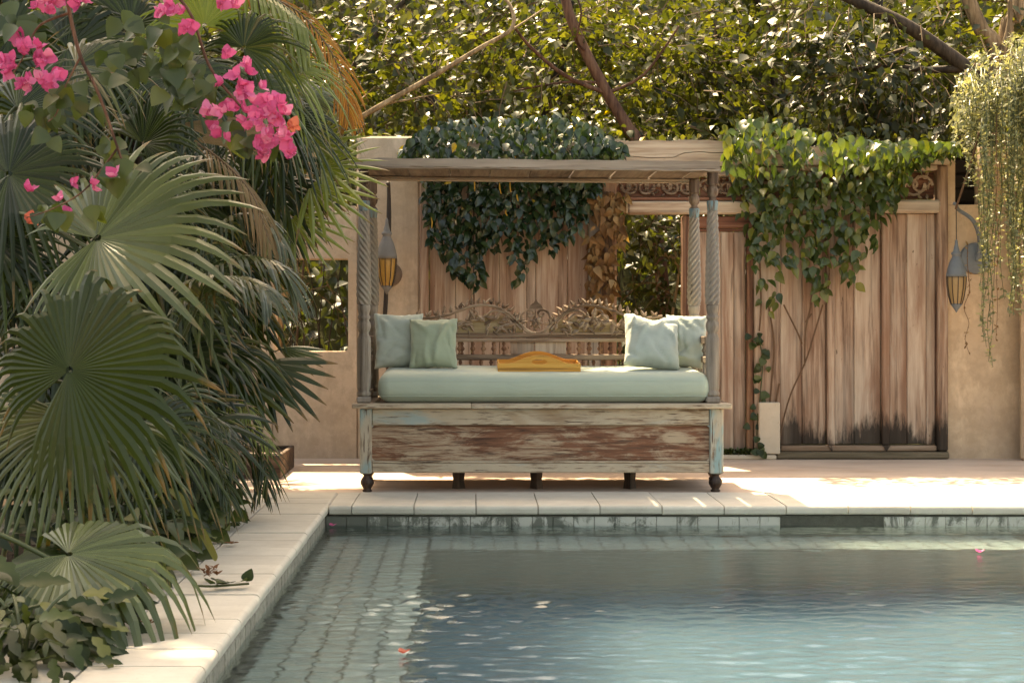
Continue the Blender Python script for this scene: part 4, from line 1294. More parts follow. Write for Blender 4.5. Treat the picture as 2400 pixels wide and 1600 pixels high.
def tipattr(o, vals):
    a = o.data.attributes.new('tip', 'FLOAT', 'POINT'); a.data.foreach_set('value', np.array(vals, dtype=np.float32))
def fan(hub, nrm, u, r, nseg=38, span=300, fuse=.5, droop=.35, curl=.12, cone=.10, m='fan_mid', parent=None, base=None, ragged=.08, lenfn=None, wmax=0.0, wfac=1.0, sr=.008, name='frond'):
    R = frame_mat(u, nrm)
    s_, u_, n_ = R.col[0].copy(), R.col[1].copy(), R.col[2].copy()
    hub = Vector(hub)
    b = MB(); span = radians(span); da = span / nseg / 2
    ts = [.03, .2, .4, fuse, fuse + (1 - fuse) * .3, fuse + (1 - fuse) * .55, fuse + (1 - fuse) * .8, 1.0]
    if wmax: ts = [.03, fuse, .25, .4, .55, .7, .82, .92, 1.0]
    ts = sorted(set(ts))
    for i in range(nseg):
        a = -span / 2 + (i + .5) * span / nseg
        d = u_ * cos(a) + s_ * sin(a); e = s_ * cos(a) - u_ * sin(a)
        L = r * (1 if lenfn is None else lenfn(a)) * (1 + U(-ragged, ragged))
        dr = droop * U(.55, 1.35); tw = U(-.25, .25); side = U(-.06, .06)
        rows = []
        for t in ts:
            x = max(0, (t - fuse) / (1 - fuse))
            hw = L * t * math.tan(da) * wfac if t <= fuse else L * fuse * math.tan(da) * wfac * max(.02, (1 - x) ** .62 * (1 + .25 * x))
            if wmax and t > fuse: hw = L * max(.004, wmax * (sin(pi * (.10 + .88 * x)) ** .75) * (1 - .25 * x))
            c = d * (L * t) + n_ * (cone * L * t - curl * L * t * t) + e * (side * L * x * x)
            c = c + Vector((0, 0, -1)) * (dr * L * x ** 1.7 + droop * .12 * L * t * t)
            c -= d * (.25 * dr * L * x ** 2)
            ee = e + n_ * (tw * x)
            rows.append((hub + c - ee * hw, hub + c + n_ * (hw * (.55 - .25 * x)), hub + c + ee * hw))
        vs_ = [p for rw in rows for p in rw]; fs = []
        for k in range(len(ts) - 1):
            q = 3 * k; fs += [(q, q + 1, q + 4, q + 3), (q + 1, q + 2, q + 5, q + 4)]
        b.add(vs_, fs)
    o = obj(name, b, M[m], parent, origin=hub)
    tipattr(o, [t for i in range(nseg) for t in ts for _ in range(3)])
    if base is not None:
        base = Vector(base)
        mid = base.lerp(hub, .55) + Vector((0, 0, .22 * (hub - base).length))
        pts = smooth([base, base.lerp(mid, .55) + Vector((0, 0, .03)), mid, hub - u_ * .05 - n_ * .04, hub - n_ * .012], 5)
        q = MB(); q.tube(pts, [sr * 1.5 - sr * .7 * k / len(pts) for k in range(len(pts))], 6)
        obj('stalk', q, M['stalk'], o, smooth=True)
    return o

def feather(pts, nl, ll, droop=.5, m='feather', parent=None, wid=.016, up=(0, 0, 1), ang=.9, taper=.55, stalk='stalk', name='frond', hang=0.0, sr=.009, start=.12):
    sp = smooth([Vector(p) for p in pts], 8); n = len(sp)
    b = MB(); up = Vector(up)
    for i in range(nl):
        f = start + (1 - start) * i / (nl - 1)
        k = f * (n - 1); k0 = min(int(k), n - 2); p = sp[k0].lerp(sp[k0 + 1], k - k0)
        t = (sp[k0 + 1] - sp[k0]).normalized()
        sd = t.cross(up); sd = sd.normalized() if sd.length > .05 else Vector((1, 0, 0))
        nn = sd.cross(t)
        env = (sin(pi * (.12 + .83 * f)) ** .6)
        for s_ in (-1, 1):
            L = ll * env * U(.85, 1.1) * (1 - taper * max(0, f - .7) * 1.5)
            aa = ang * (1 - .55 * f) + U(-.1, .1)
            d = (t * cos(aa) + sd * s_ * sin(aa) + nn * .18).normalized()
            w0 = wid * (.6 + .5 * env)
            ax = d.cross(nn); ax = ax.normalized() if ax.length > .05 else sd
            vs_ = []
            for q in range(6):
                x = q / 5
                c = p + d * (L * x) + Vector((0, 0, -1)) * ((droop * x * x + hang * x ** 1.2) * L) - d * (.3 * droop * L * x * x)
                hw = w0 * (sin(pi * (.1 + .88 * x)) ** .7) if q < 5 else .0008
                vs_ += [c - ax * hw, c + nn * hw * .45, c + ax * hw]
            fs = []
            for q in range(5):
                z = 3 * q; fs += [(z, z + 1, z + 4, z + 3), (z + 1, z + 2, z + 5, z + 4)]
            b.add(vs_, fs)
    o = obj(name, b, M[m], parent, origin=sp[0])
    tipattr(o, [q / 5 for i in range(2 * nl) for q in range(6) for _ in range(3)])
    q = MB(); q.tube(sp, [sr - sr * .75 * k / n for k in range(n)], 5)
    obj('stalk', q, M[stalk], o, smooth=True)
    return o
def cane(parent, a, b_, r=.018, m='stalk_dry', name='stem'):
    a, b_ = Vector(a), Vector(b_)
    q = MB(); pts = smooth([a, a.lerp(b_, .5) + Vector((U(-.05, .05), U(-.05, .05), 0)), b_], 6)
    q.tube(pts, [r * (1 - .3 * k / len(pts)) * (1 + .12 * (k % 2)) for k in range(len(pts))], 8)
    return obj(name, q, M[m], parent, smooth=True)
def inpoly(poly):
    xs, ys = [p[0] for p in poly], [p[1] for p in poly]
    while True:
        x, y_ = U(min(xs), max(xs)), U(min(ys), max(ys)); c = False; j = len(poly) - 1
        for i in range(len(poly)):
            (xi, yi), (xj, yj) = poly[i], poly[j]
            if (yi > y_) != (yj > y_) and x < (xj - xi) * (y_ - yi) / (yj - yi) + xi: c = not c
            j = i
        if c: return x, y_
V3 = lambda *a: Vector(a)

# ---------------------------------------------------------------- palms on the left
def palm(name, label, cat, base, top, r=.05, group=None):
    t = thing(name, label, cat, base, group)
    cane(t, (base[0], base[1], -.05), top, r, 'bark', 'trunk')
    return t
# A: silver fan palm (hero frond spread to the right)
c = V3(-2.35, 6.6, 1.05)
pA = palm('fan_palm', 'fan palm with a big silver green frond fanning out right above the dark round one', 'palm', (-2.4, 6.65, 0), c)
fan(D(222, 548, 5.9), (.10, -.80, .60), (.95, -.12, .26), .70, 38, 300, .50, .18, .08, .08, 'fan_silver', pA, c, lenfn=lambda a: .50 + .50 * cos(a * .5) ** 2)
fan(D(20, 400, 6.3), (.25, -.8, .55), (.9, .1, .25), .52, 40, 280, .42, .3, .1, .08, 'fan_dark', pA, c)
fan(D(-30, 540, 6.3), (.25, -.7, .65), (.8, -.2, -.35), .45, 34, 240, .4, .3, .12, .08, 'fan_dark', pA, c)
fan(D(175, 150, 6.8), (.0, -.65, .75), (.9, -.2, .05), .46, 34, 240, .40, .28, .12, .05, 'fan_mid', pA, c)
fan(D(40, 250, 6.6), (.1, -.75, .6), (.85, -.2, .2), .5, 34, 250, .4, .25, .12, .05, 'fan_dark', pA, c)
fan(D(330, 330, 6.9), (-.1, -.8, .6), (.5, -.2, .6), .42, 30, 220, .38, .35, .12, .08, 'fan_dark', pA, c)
# B: dark round fan
c = V3(-2.1, 5.9, .42)
pB = palm('fan_palm', 'fan palm with a dark olive nearly round frond low at the left edge', 'palm', (-2.1, 5.95, 0), c)
fan(D(158, 850, 5.55), (.16, -.86, .48), (.62, .05, .78), .55, 50, 340, .62, .30, .12, .05, 'fan_olive', pB, c, ragged=.11, lenfn=lambda a: .80 + .20 * cos(a - .7))
fan(D(165, 960, 5.75), (.08, -.72, .68), (.25, -.4, -.9), .50, 44, 260, .42, .30, .12, .05, 'fan_silver', pB, c)
fan(D(330, 985, 6.3), (.2, -.7, .7), (.7, -.3, -.65), .45, 34, 240, .4, .45, .12, .05, 'fan_dark', pB, c)
fan(D(40, 1010, 5.9), (.0, -.7, .7), (-.2, -.4, -.85), .45, 34, 260, .4, .4, .12, .05, 'fan_dark', pB, c)
# C: low frond over the coping
c = V3(-1.95, 5.15, .12)
pC = palm('fan_palm', 'low fan palm whose pale drooping frond reaches over the stone coping', 'palm', (-1.95, 5.2, 0), c, .04)
fan(D(157, 1272, 5.10), (.20, -.50, .84), (.95, -.28, -.12), .50, 40, 300, .60, .42, .20, .07, 'fan_silver', pC, c, lenfn=lambda a: .55 + .45 * cos(a * .5) ** 2)
fan(D(20, 1290, 5.2), (.1, -.5, .85), (.6, -.7, -.2), .38, 30, 220, .45, .5, .15, .07, 'fan_olive', pC, c)
# top fan palms
c = V3(-1.8, 8.2, 2.2)
pG = palm('fan_palm', 'tall fan palm with green pleated fronds below the dead orange frond at the top', 'palm', (-2.0, 8.4, 0), c, .06)
for (x, y_, Y, n_, u_, r, m) in ((560, 110, 7.8, (.1, -.75, .65), (.5, 0, .55), .42, 'fan_mid'), (640, 165, 7.9, (0, -.6, .8), (.95, -.1, .0), .46, 'fan_lime'), (560, 200, 7.7, (.1, -.6, .8), (.9, -.2, -.3), .5, 'fan_silver'),
                                (470, 60, 7.9, (0, -.7, .7), (-.3, -.2, .6), .5, 'fan_lime'), (640, 270, 8.0, (0, -.6, .8), (.85, -.2, -.4), .48, 'fan_dark'), (500, 250, 8.1, (0, -.7, .7), (.3, -.2, .7), .5, 'fan_dark'),
                                (300, 60, 8.0, (0, -.7, .7), (-.5, -.2, .5), .5, 'fan_dark'), (690, 215, 8.4, (.1, -.5, .85), (.8, -.1, -.5), .45, 'fan_silver'), (420, 170, 7.6, (0, -.6, .8), (.6, -.4, -.3), .5, 'fan_dark')):
    fan(D(x, y_, Y), n_, u_, r, 34, 250, .36, .45, .14, .06, m, pG, c)
# lime fan reaching the daybed post
c = V3(-1.6, 9.4, 1.5)
pH = palm('finger_palm', 'sunlit yellow green finger palm whose leaf tips reach the daybed canopy', 'palm', (-1.7, 9.5, 0), c, .03)
for (x, y_, Y, n_, u_, r) in ((738, 385, 8.1, (.0, -.75, .65), (.97, -.1, .06), .37), (712, 430, 8.15, (0, -.7, .7), (.88, -.1, -.4), .38), (722, 330, 8.2, (-.1, -.75, .6), (.85, -.1, .35), .32), (670, 500, 8.2, (.1, -.7, .7), (.75, -.2, -.6), .34)):
    fan(D(x, y_, Y), n_, u_, r, 11, 170, .10, .10, .06, .05, 'fan_lime', pH, c, wmax=.045, sr=.004)
# lady palms: many small fingered fans
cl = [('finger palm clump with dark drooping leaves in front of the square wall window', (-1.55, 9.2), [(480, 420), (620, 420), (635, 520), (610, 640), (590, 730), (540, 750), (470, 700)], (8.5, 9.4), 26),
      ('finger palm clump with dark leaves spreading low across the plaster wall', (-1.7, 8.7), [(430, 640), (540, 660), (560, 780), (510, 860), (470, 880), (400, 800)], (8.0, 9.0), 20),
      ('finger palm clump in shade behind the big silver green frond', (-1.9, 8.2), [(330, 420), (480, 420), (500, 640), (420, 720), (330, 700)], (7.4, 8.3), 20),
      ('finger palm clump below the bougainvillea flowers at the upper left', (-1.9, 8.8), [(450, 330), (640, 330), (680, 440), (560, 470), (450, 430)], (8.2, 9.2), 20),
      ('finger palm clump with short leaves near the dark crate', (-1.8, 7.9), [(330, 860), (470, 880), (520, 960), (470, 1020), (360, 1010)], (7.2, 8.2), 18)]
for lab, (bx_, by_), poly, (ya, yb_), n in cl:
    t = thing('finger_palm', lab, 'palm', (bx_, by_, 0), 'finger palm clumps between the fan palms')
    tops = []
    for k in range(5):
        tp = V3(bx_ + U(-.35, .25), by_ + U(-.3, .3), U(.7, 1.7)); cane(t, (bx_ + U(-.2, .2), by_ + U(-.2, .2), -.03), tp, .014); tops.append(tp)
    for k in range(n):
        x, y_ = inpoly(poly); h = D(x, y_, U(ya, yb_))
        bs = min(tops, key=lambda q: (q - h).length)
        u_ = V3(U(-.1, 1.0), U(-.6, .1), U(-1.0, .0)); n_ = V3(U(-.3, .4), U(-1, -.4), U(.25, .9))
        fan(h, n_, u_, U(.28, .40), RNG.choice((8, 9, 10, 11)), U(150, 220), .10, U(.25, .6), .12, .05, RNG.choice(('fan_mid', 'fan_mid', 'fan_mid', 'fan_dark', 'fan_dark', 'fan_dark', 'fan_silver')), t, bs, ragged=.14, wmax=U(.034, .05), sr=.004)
# the few long dark fingers silhouetted against the plaster wall
t = thing('finger_palm', 'finger palm frond with broad dark blades silhouetted on the plaster wall above the crate', 'palm', (-1.75, 8.9, 0), 'finger palm clumps between the fan palms')
cane(t, (-1.75, 8.9, -.03), (-1.6, 8.85, .75), .014)
fan(D(600, 835, 8.6), (.05, -.8, .6), (.78, -.1, -.62), .42, 9, 115, .10, .08, .06, .03, 'fan_dark', t, (-1.6, 8.85, .75), wmax=.062, sr=.004)
fan(D(640, 800, 8.8), (.0, -.7, .7), (.95, -.1, -.25), .28, 6, 60, .12, .08, .06, .03, 'fan_silver', t, (-1.6, 8.85, .75), wmax=.06, sr=.004)
fan(D(545, 870, 8.4), (.05, -.8, .6), (.5, -.1, -.85), .36, 8, 100, .10, .1, .06, .03, 'fan_mid', t, (-1.6, 8.85, .75), wmax=.06, sr=.004)
# dark fan palms filling the bed behind
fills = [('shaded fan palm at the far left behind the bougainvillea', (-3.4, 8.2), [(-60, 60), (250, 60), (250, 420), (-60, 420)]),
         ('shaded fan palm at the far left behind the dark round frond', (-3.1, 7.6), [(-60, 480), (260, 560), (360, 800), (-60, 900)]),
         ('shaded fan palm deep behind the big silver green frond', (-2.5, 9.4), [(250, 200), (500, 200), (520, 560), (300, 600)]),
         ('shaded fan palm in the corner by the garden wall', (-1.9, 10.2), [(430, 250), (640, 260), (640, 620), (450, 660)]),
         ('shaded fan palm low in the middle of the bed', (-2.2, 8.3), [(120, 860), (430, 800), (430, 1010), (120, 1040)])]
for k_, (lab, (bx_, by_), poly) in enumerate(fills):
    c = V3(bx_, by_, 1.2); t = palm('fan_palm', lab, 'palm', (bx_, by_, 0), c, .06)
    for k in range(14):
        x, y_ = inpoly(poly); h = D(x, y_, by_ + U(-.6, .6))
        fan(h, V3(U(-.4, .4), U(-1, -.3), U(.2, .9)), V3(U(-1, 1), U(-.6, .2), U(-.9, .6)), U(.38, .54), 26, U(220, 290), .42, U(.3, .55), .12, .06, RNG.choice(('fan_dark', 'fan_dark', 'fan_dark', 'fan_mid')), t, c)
# feather palms
t = palm('feather_palm', 'feather palm with slim drooping fronds in the dark middle of the palm bank', 'palm', (-2.2, 7.9, 0), (-2.1, 7.8, .9), .035)
def fr(ps, Y0, Y1, **k):
    n = len(ps); feather([D(p, q, Y0 + (Y1 - Y0) * i / (n - 1)) for i, (p, q) in enumerate(ps)], parent=k.pop('parent'), **k)
fr([(420, 780), (455, 700), (468, 660), (490, 635)], 6.9, 6.6, nl=16, ll=.32, droop=.5, parent=t, wid=.011, start=.3)
fr([(400, 760), (440, 690), (520, 640), (590, 650), (620, 690)], 7.0, 6.7, nl=24, ll=.30, droop=.7, parent=t, wid=.010)
fr([(430, 760), (480, 640), (560, 590), (640, 610), (680, 680)], 7.2, 7.0, nl=26, ll=.30, droop=.7, parent=t, wid=.010)
fr([(420, 700), (480, 560), (540, 500), (600, 500), (650, 560)], 7.4, 7.2, nl=26, ll=.32, droop=.8, parent=t, wid=.010)
t = palm('feather_palm', 'feather palm with orange brown dying fronds hanging at the top of the palm bank', 'palm', (-2.1, 8.9, 0), (-2.0, 8.8, 2.3), .045)
fr([(430, -60), (560, -25), (680, 25), (760, 120), (795, 215), (800, 275)], 8.4, 8.2, nl=36, ll=.25, droop=.45, parent=t, m='dead', wid=.007, hang=.15, stalk='stalk_dry', up=(.1, -.5, .85))
fr([(540, -60), (600, -20), (660, 20), (700, 60)], 8.2, 8.0, nl=18, ll=.36, droop=.6, parent=t, m='fan_lime', wid=.014, hang=.5)
fr([(455, 330), (520, 380), (580, 450), (620, 560)], 7.3, 7.1, nl=24, ll=.26, droop=.5, parent=t, m='brown', wid=.007, hang=.3, stalk='stalk_dry')
fan(D(440, 325, 7.2), (.0, -.75, .65), (.97, -.1, .10), .40, 20, 42, .8, .12, .1, .05, 'brown', t, None)
fan(D(410, 285, 7.4), (.0, -.75, .65), (.95, -.1, -.1), .34, 16, 45, .75, .15, .1, .05, 'brown', t, None)
# low slim leaved palms beside the coping
for (bx_, by_, lab, tg) in ((-1.75, 8.0, 'low feathery palm with thin arching leaves beside the deck corner', [((500, 1090), (560, 1010), (600, 1030), (615, 1110)), ((480, 1090), (520, 1000), (570, 980), (620, 1020)), ((470, 1100), (470, 1010), (440, 960), (400, 950)), ((480, 1100), (540, 1040), (590, 1070), (600, 1130)), ((460, 1080), (500, 960), (540, 930), (570, 950))]),
                            (-1.85, 7.1, 'low feathery palm with thin leaves beneath the dark round frond', [((380, 1120), (430, 1020), (490, 1010), (540, 1060)), ((370, 1120), (400, 1010), (370, 950), (320, 930)), ((380, 1130), (440, 1060), (500, 1080), (530, 1150)), ((360, 1120), (330, 1030), (280, 1020), (240, 1060)), ((370, 1110), (420, 980), (460, 960), (520, 980))])):
    t = thing('slim_palm', lab, 'palm', (bx_, by_, 0), 'low feathery palms beside the coping')
    for ps in tg:
        fr([(ps[0][0], ps[0][1] + 60)] + list(ps), by_ + .1, by_ - .25, nl=22, ll=.27, droop=.6, parent=t, wid=.0065, m=RNG.choice(('feather', 'fan_mid', 'fan_lime')), sr=.005)
    for k in range(9):
        x, y_ = ps[0]; a = U(0, 6.3); p0 = V3(bx_ + U(-.15, .15), by_ + U(-.2, .2), .0); L = U(.35, .55)
        feather([p0, p0 + V3(cos(a) * L * .3, sin(a) * L * .3, L), p0 + V3(cos(a) * L * .8, sin(a) * L * .8, L * 1.15), p0 + V3(cos(a) * L * 1.3, sin(a) * L * 1.3, L * .8)], 18, .24, .6, RNG.choice(('feather', 'fan_dark')), t, .0065, sr=.005)

# ---------------------------------------------------------------- low leafy plants along the coping
LM = {}
def leafmesh(key, wfn, m, rows=9, fold=.25, curls=(.05, .2, .4)):
    if key not in LM: LM[key] = [mesh_of('leaf', leaf_mb(wfn, rows, fold, cu), M[m]) for cu in curls]
    return RNG.choice(LM[key])
def lobed(t):                                 # a ragged lobed outline
    return (.04 + .19 * sin(pi * t ** .85)) * (.45 + .55 * abs(sin(t * 9.5)))
def shrub(label, base, r, h, n, kinds, L=(.10, .2), name='leafy_shrub', lean=(0, 0)):
    t = thing(name, label, 'shrub', base, 'low leafy shrubs beside the coping')
    b = MB()
    for k in range(7):
        a = U(0, 6.3); q = U(.3, .9)
        p1 = Vector(base) + V3(cos(a) * r * q + lean[0], sin(a) * r * q + lean[1], h * U(.6, 1))
        b.tube(smooth([Vector(base), Vector(base).lerp(p1, .5) + V3(0, 0, .05), p1], 4), [.006] * 8 + [.003], 5)
    obj('stem', b, M['stalk'], t)
    for k in range(n):
        a = U(0, 6.3); q = U(.15, 1) ** .6; z = h * U(.12, 1) * (1.05 - .35 * q)
        p = Vector(base) + V3(cos(a) * r * q + lean[0] * z / h, sin(a) * r * q + lean[1] * z / h, z)
        tip = V3(cos(a) * .9 + U(-.6, .6), sin(a) * .8 + U(-.7, .2), U(-.8, .35)); nn = V3(U(-.4, .4), U(-1, -.2), U(.4, 1.1))
        key, fn, m = RNG.choice(kinds)
        inst('leaf', leafmesh(key, fn, m), t, p, frame_mat(tip, nn), U(*L))
    return t
k_la = ('lance', lambda t: .16 * sin(pi * t ** .8) ** .9, 'ground_leaf'); k_ob = ('obov', w_obov, 'ground_leaf'); k_lo = ('lobed', lobed, 'ground_leaf'); k_ht = ('heartg', w_heart, 'ground_leaf'); k_si = ('dull', lambda t: .2 * sin(pi * t ** .8) ** .9, 'fan_dark')
shrub('leafy shrub with ragged lobed leaves at the bottom left corner', (-1.50, 4.75, 0), .34, .24, 150, [k_lo, k_la, k_lo], (.10, .17))
shrub('leafy shrub with dull lance leaves under the low fan frond', (-1.46, 5.35, 0), .30, .20, 120, [k_la, k_lo], (.06, .12), lean=(.08, 0))
shrub('leafy shrub with pale oblong leaflets left of the low fan frond', (-2.05, 5.75, 0), .36, .50, 70, [k_ob, k_si], (.08, .13))
shrub('leafy shrub in deep shade beside the middle of the coping', (-1.48, 6.3, 0), .30, .36, 100, [k_la, k_ht], (.07, .14))
shrub('leafy shrub with rounded leaves hugging the coping further back', (-1.44, 7.1, 0), .26, .28, 90, [k_ht, k_la], (.06, .11))
shrub('leafy shrub with small leaves at the deck end of the coping', (-1.50, 8.0, 0), .24, .32, 80, [k_la, k_ht], (.06, .11))
shrub('leafy shrub at the lower left edge of the picture beneath the dark round frond', (-2.2, 6.6, 0), .45, .6, 60, [k_la, k_si], (.12, .22))
shrub('dark low shrub spilling over the paving joint at the bottom of the picture', (-1.36, 4.62, 0), .24, .22, 110, [k_lo, k_la], (.06, .12))
shrub('dark low shrub over the paving joint just in front of the low fan frond', (-1.33, 5.05, 0), .20, .20, 90, [k_la, k_lo], (.06, .12))
shrub('dark low shrub over the paving joint beyond the low fan frond', (-1.36, 5.85, 0), .20, .22, 90, [k_la, k_ht], (.05, .10))
shrub('dark low shrub with a few pointed leaves beside the strap leaf', (-1.34, 6.75, 0), .20, .26, 90, [k_la, k_ht], (.05, .11))
shrub('dark low shrub at the bend of the paving joint near the deck', (-1.36, 7.55, 0), .20, .24, 80, [k_la, k_ht], (.05, .10))
# creeping ivy spilling onto the stones
t = thing('creeping_vine', 'creeping vine with small rounded leaves spilling over the outer row of coping stones', 'vine', (-1.45, 6.9, 0))
b = MB()
for k in range(10):
    y0_ = 5.2 + k * .36; p = [V3(-1.62, y0_, .03)]
    for q in range(4): p.append(p[-1] + V3(U(.03, .09), U(-.10, .10), U(-.006, .02)))
    p = [V3(v.x, v.y, max(v.z, .022)) for v in p]
    b.tube(smooth(p, 3), .004, 4)
    for v in smooth(p, 3):
        for w in range(2):
            tp = V3(U(-.3, 1), U(-1, .6), U(-.25, .3)); inst('leaf', leafmesh('heartg', w_heart, 'ground_leaf'), t, v + V3(U(-.02, .02), U(-.03, .03), U(.012, .05)), frame_mat(tp, (U(-.3, .3), U(-.6, .1), 1)), U(.04, .075))
obj('stem', b, M['stalk'], t)
# strap leaf
t = thing('strap_plant', 'yellow green strap leaf arching down onto the coping with a browned tip', 'plant', (-1.6, 6.5, 0))
pts = smooth([D(330, 1150, 6.5), D(385, 1125, 6.45), D(420, 1150, 6.4), D(455, 1205, 6.35), D(490, 1270, 6.28), D(496, 1286, 6.26)], 6)
b = MB(); vv, ff = [], []
for i, p in enumerate(pts):
    x = i / (len(pts) - 1); w = .019 * (sin(pi * (.06 + .90 * x)) ** .55)
    d = V3(.72, -.2, .5).normalized(); vv += [p - d * w, p + V3(0, .006, -.004), p + d * w]
    if i: q = 3 * (i - 1); ff += [(q, q + 1, q + 4, q + 3), (q + 1, q + 2, q + 5, q + 4)]
b.add(vv, ff); obj('strap_leaf', b, M['strap'], t, smooth=True)
b = MB(); b.tube(smooth([(-1.62, 6.55, 0), (-1.64, 6.52, .2), D(330, 1150, 6.5)], 5), .008, 6); obj('stem', b, M['stalk'], t)
# sprig and litter on the stones
t = thing('fallen_sprig', 'leafy vine sprig with a dried flower head lying on the pale coping', 'sprig', D(500, 1350, 5.72))
b = MB(); z = .02
sp = smooth([V3(P(465, 1390, 1).x * 5.85, 5.85, .03), V3(-.99, 5.84, .03), V3(-.93, 5.88, .028), V3(-.865, 5.9, .03)], 5); b.tube(sp, .005, 5); obj('stem', b, M['stalk'], t)
for k, v in enumerate(sp[4::2]):
    inst('leaf', leafmesh('heartg', w_heart, 'ground_leaf'), t, v + V3(0, 0, .008), frame_mat((U(-.6, 1), U(-1, 1), .25), (0, -.4, 1)), U(.04, .06))
c = V3(-1.03, 6.02, .03)
for k in range(26):
    a = U(0, 6.3); inst('dried_bract', leafmesh('dry', lambda t: .2 * sin(pi * t), 'fallen'), t, c + V3(U(-.03, .03), U(-.03, .03), U(0, .04)), frame_mat((cos(a), sin(a), U(.2, 1)), (0, 0, 1)), U(.02, .045))
b = MB(); b.tube(smooth([c, c + V3(0.03, -.06, 0), sp[6]], 4), .004, 4); obj('stem', b, M['stalk'], t)
for (x, y_, lab) in ((532, 1252, 'small dried red brown leaf on the coping beyond the strap leaf tip'), (342, 1436, 'small dried red brown leaf on the coping nearest the viewer')):
    Y = 1.045 * KF / (y_ * 1.0204 - 740); p = D(x, y_, Y)
    b = MB()
    for k in range(4):
        R = frame_mat((cos(k * 1.7), sin(k * 1.7), .3), (0, 0, 1)); lm = leaf_mb(lambda t: .3 * sin(pi * t), 4, .5, .1)
        b.add([R @ Vector(v) * .036 + V3(p.x, p.y, .022) for v in lm.v], lm.f)
    tag(obj('fallen_leaf', b, M['fallen']), lab, 'fallen leaf')
for (x, y_, m, lab) in ((746, 1196, 'bract', 'pink flower petal floating in the far left pool corner'), (2250, 1272, 'bract', 'pink flower petal floating at the right side of the pool'), (926, 1505, 'bract_dry', 'coral flower petal floating near the pool shelf edge')):
    Y = 1.16 * KF / (y_ * 1.0204 - 740); p = D(x, y_, Y); b = MB()
    if y_ < 1200: p = V3(-.775, 8.40, WZ)
    for k in range(3):
        R = frame_mat((cos(k * 2.1), sin(k * 2.1), .35), (0, 0, 1)); lm = leaf_mb(w_heart, 5, .3, -.2)
        b.add([R @ Vector(v) * .03 + V3(p.x, p.y, WZ + .008) for v in lm.v], lm.f)
    tag(obj('floating_petal', b, M[m]), lab, 'petal')

# ---------------------------------------------------------------- bougainvillea
BO = 5.35
bo = thing('bougainvillea', 'bougainvillea with bright pink flowers and heart shaped leaves across the upper left', 'bougainvillea', (-2.3, 6.3, 0))
b = MB()
st = [[(-2.3, 6.3, 0), (-2.35, 6.1, 1.2), (-2.0, 5.7, 2.2), tuple(D(150, -40, BO))],
      [tuple(D(148, -60, BO)), tuple(D(160, 30, BO)), tuple(D(185, 130, BO)), tuple(D(222, 205, BO)), tuple(D(250, 280, BO)), tuple(D(270, 340, BO)), tuple(D(292, 400, BO))],
      [tuple(D(150, -50, BO)), tuple(D(330, -60, BO)), tuple(D(430, 20, BO)), tuple(D(480, 150, BO)), tuple(D(540, 230, BO)), tuple(D(610, 300, BO)), tuple(D(660, 340, BO))],
      [tuple(D(270, 340, BO)), tuple(D(240, 380, BO)), tuple(D(190, 440, BO)), tuple(D(120, 480, BO)), tuple(D(60, 500, BO))],
      [tuple(D(160, 30, BO)), tuple(D(90, 60, BO)), tuple(D(60, 120, BO)), tuple(D(30, 170, BO))],
      [tuple(D(185, 130, BO)), tuple(D(150, 200, BO)), tuple(D(130, 260, BO)), tuple(D(110, 280, BO))]]
for i, s_ in enumerate(st):
    sp = smooth(s_, 6); r0 = (.02, .008, .007, .004, .005, .004)[i]; b.tube(sp, [r0 - r0 * .55 * k / len(sp) for k in range(len(sp))], 6)
obj('stem', b, M['bark_red'], bo, smooth=True)
def bloom_mesh(m):
    b = MB()
    for k in range(3):
        a = 2 * pi * k / 3 + U(-.3, .3); d = V3(cos(a) * .75, sin(a) * .75, .75); R = frame_mat(d, V3(-cos(a), -sin(a), .9))
        lm = leaf_mb(lambda t: .42 * sin(pi * t ** .65) ** .75, 6, U(.15, .45), U(-.25, .25))
        b.add([R @ Vector((x, y_, z + .06 * sin(x * 14 + y_ * 9))) * 1.0 for x, y_, z in lm.v], lm.f)
    b.tube([(0, 0, 0), (.02, 0, .35)], .03, 5)
    return mesh_of('bloom', b, M[m])
BL = [bloom_mesh('bract') for k in range(5)]; BD = [bloom_mesh('bract_dry') for k in range(2)]
def blooms(cx, cy, rx, ry, n, s_=(.032, .05), dry=.0, Y=BO):
    for k in range(n):
        a = U(0, 6.3); q = U(0, 1) ** .5
        p = D(cx + rx * q * cos(a), cy + ry * q * sin(a), Y + U(-.14, .12))
        me = RNG.choice(BD) if U(0, 1) < dry else RNG.choice(BL)
        inst('bloom', me, bo, p, Matrix.Rotation(U(0, 6.3), 3, 'Z') @ frame_mat(V3(U(-1, 1), U(-.4, 1), U(-.3, 1)), V3(U(-.7, .7), -1, U(-.3, .9))), U(*s_))
for args in ((542, 182, 38, 22, 9), (585, 238, 60, 38, 22), (530, 258, 26, 18, 7), (612, 300, 44, 34, 14), (605, 345, 36, 16, 7), (660, 352, 16, 14, 4), (640, 262, 22, 26, 6), (480, 248, 10, 10, 2), (487, 290, 10, 8, 2), (510, 318, 12, 10, 2),
             (400, 20, 30, 22, 9), (430, 58, 16, 14, 4), (105, 8, 40, 18, 10), (180, 4, 14, 10, 3), (38, 105, 22, 22, 7), (20, 150, 26, 26, 8), (95, 130, 22, 26, 7), (112, 180, 26, 18, 7), (70, 195, 16, 16, 4), (55, 440, 8, 6, 1), (160, 420, 8, 8, 1), (137, 455, 6, 6, 1), (158, 492, 8, 6, 1), (215, 430, 14, 14, 2), (265, 412, 8, 8, 1), (520, 118, 8, 6, 1), (570, 150, 14, 8, 2), (510, 10, 40, 12, 4)):
    blooms(*args)
blooms(65, 510, 4, 4, 1, dry=1); blooms(668, 285, 14, 10, 2, dry=1); blooms(655, 318, 12, 8, 3)
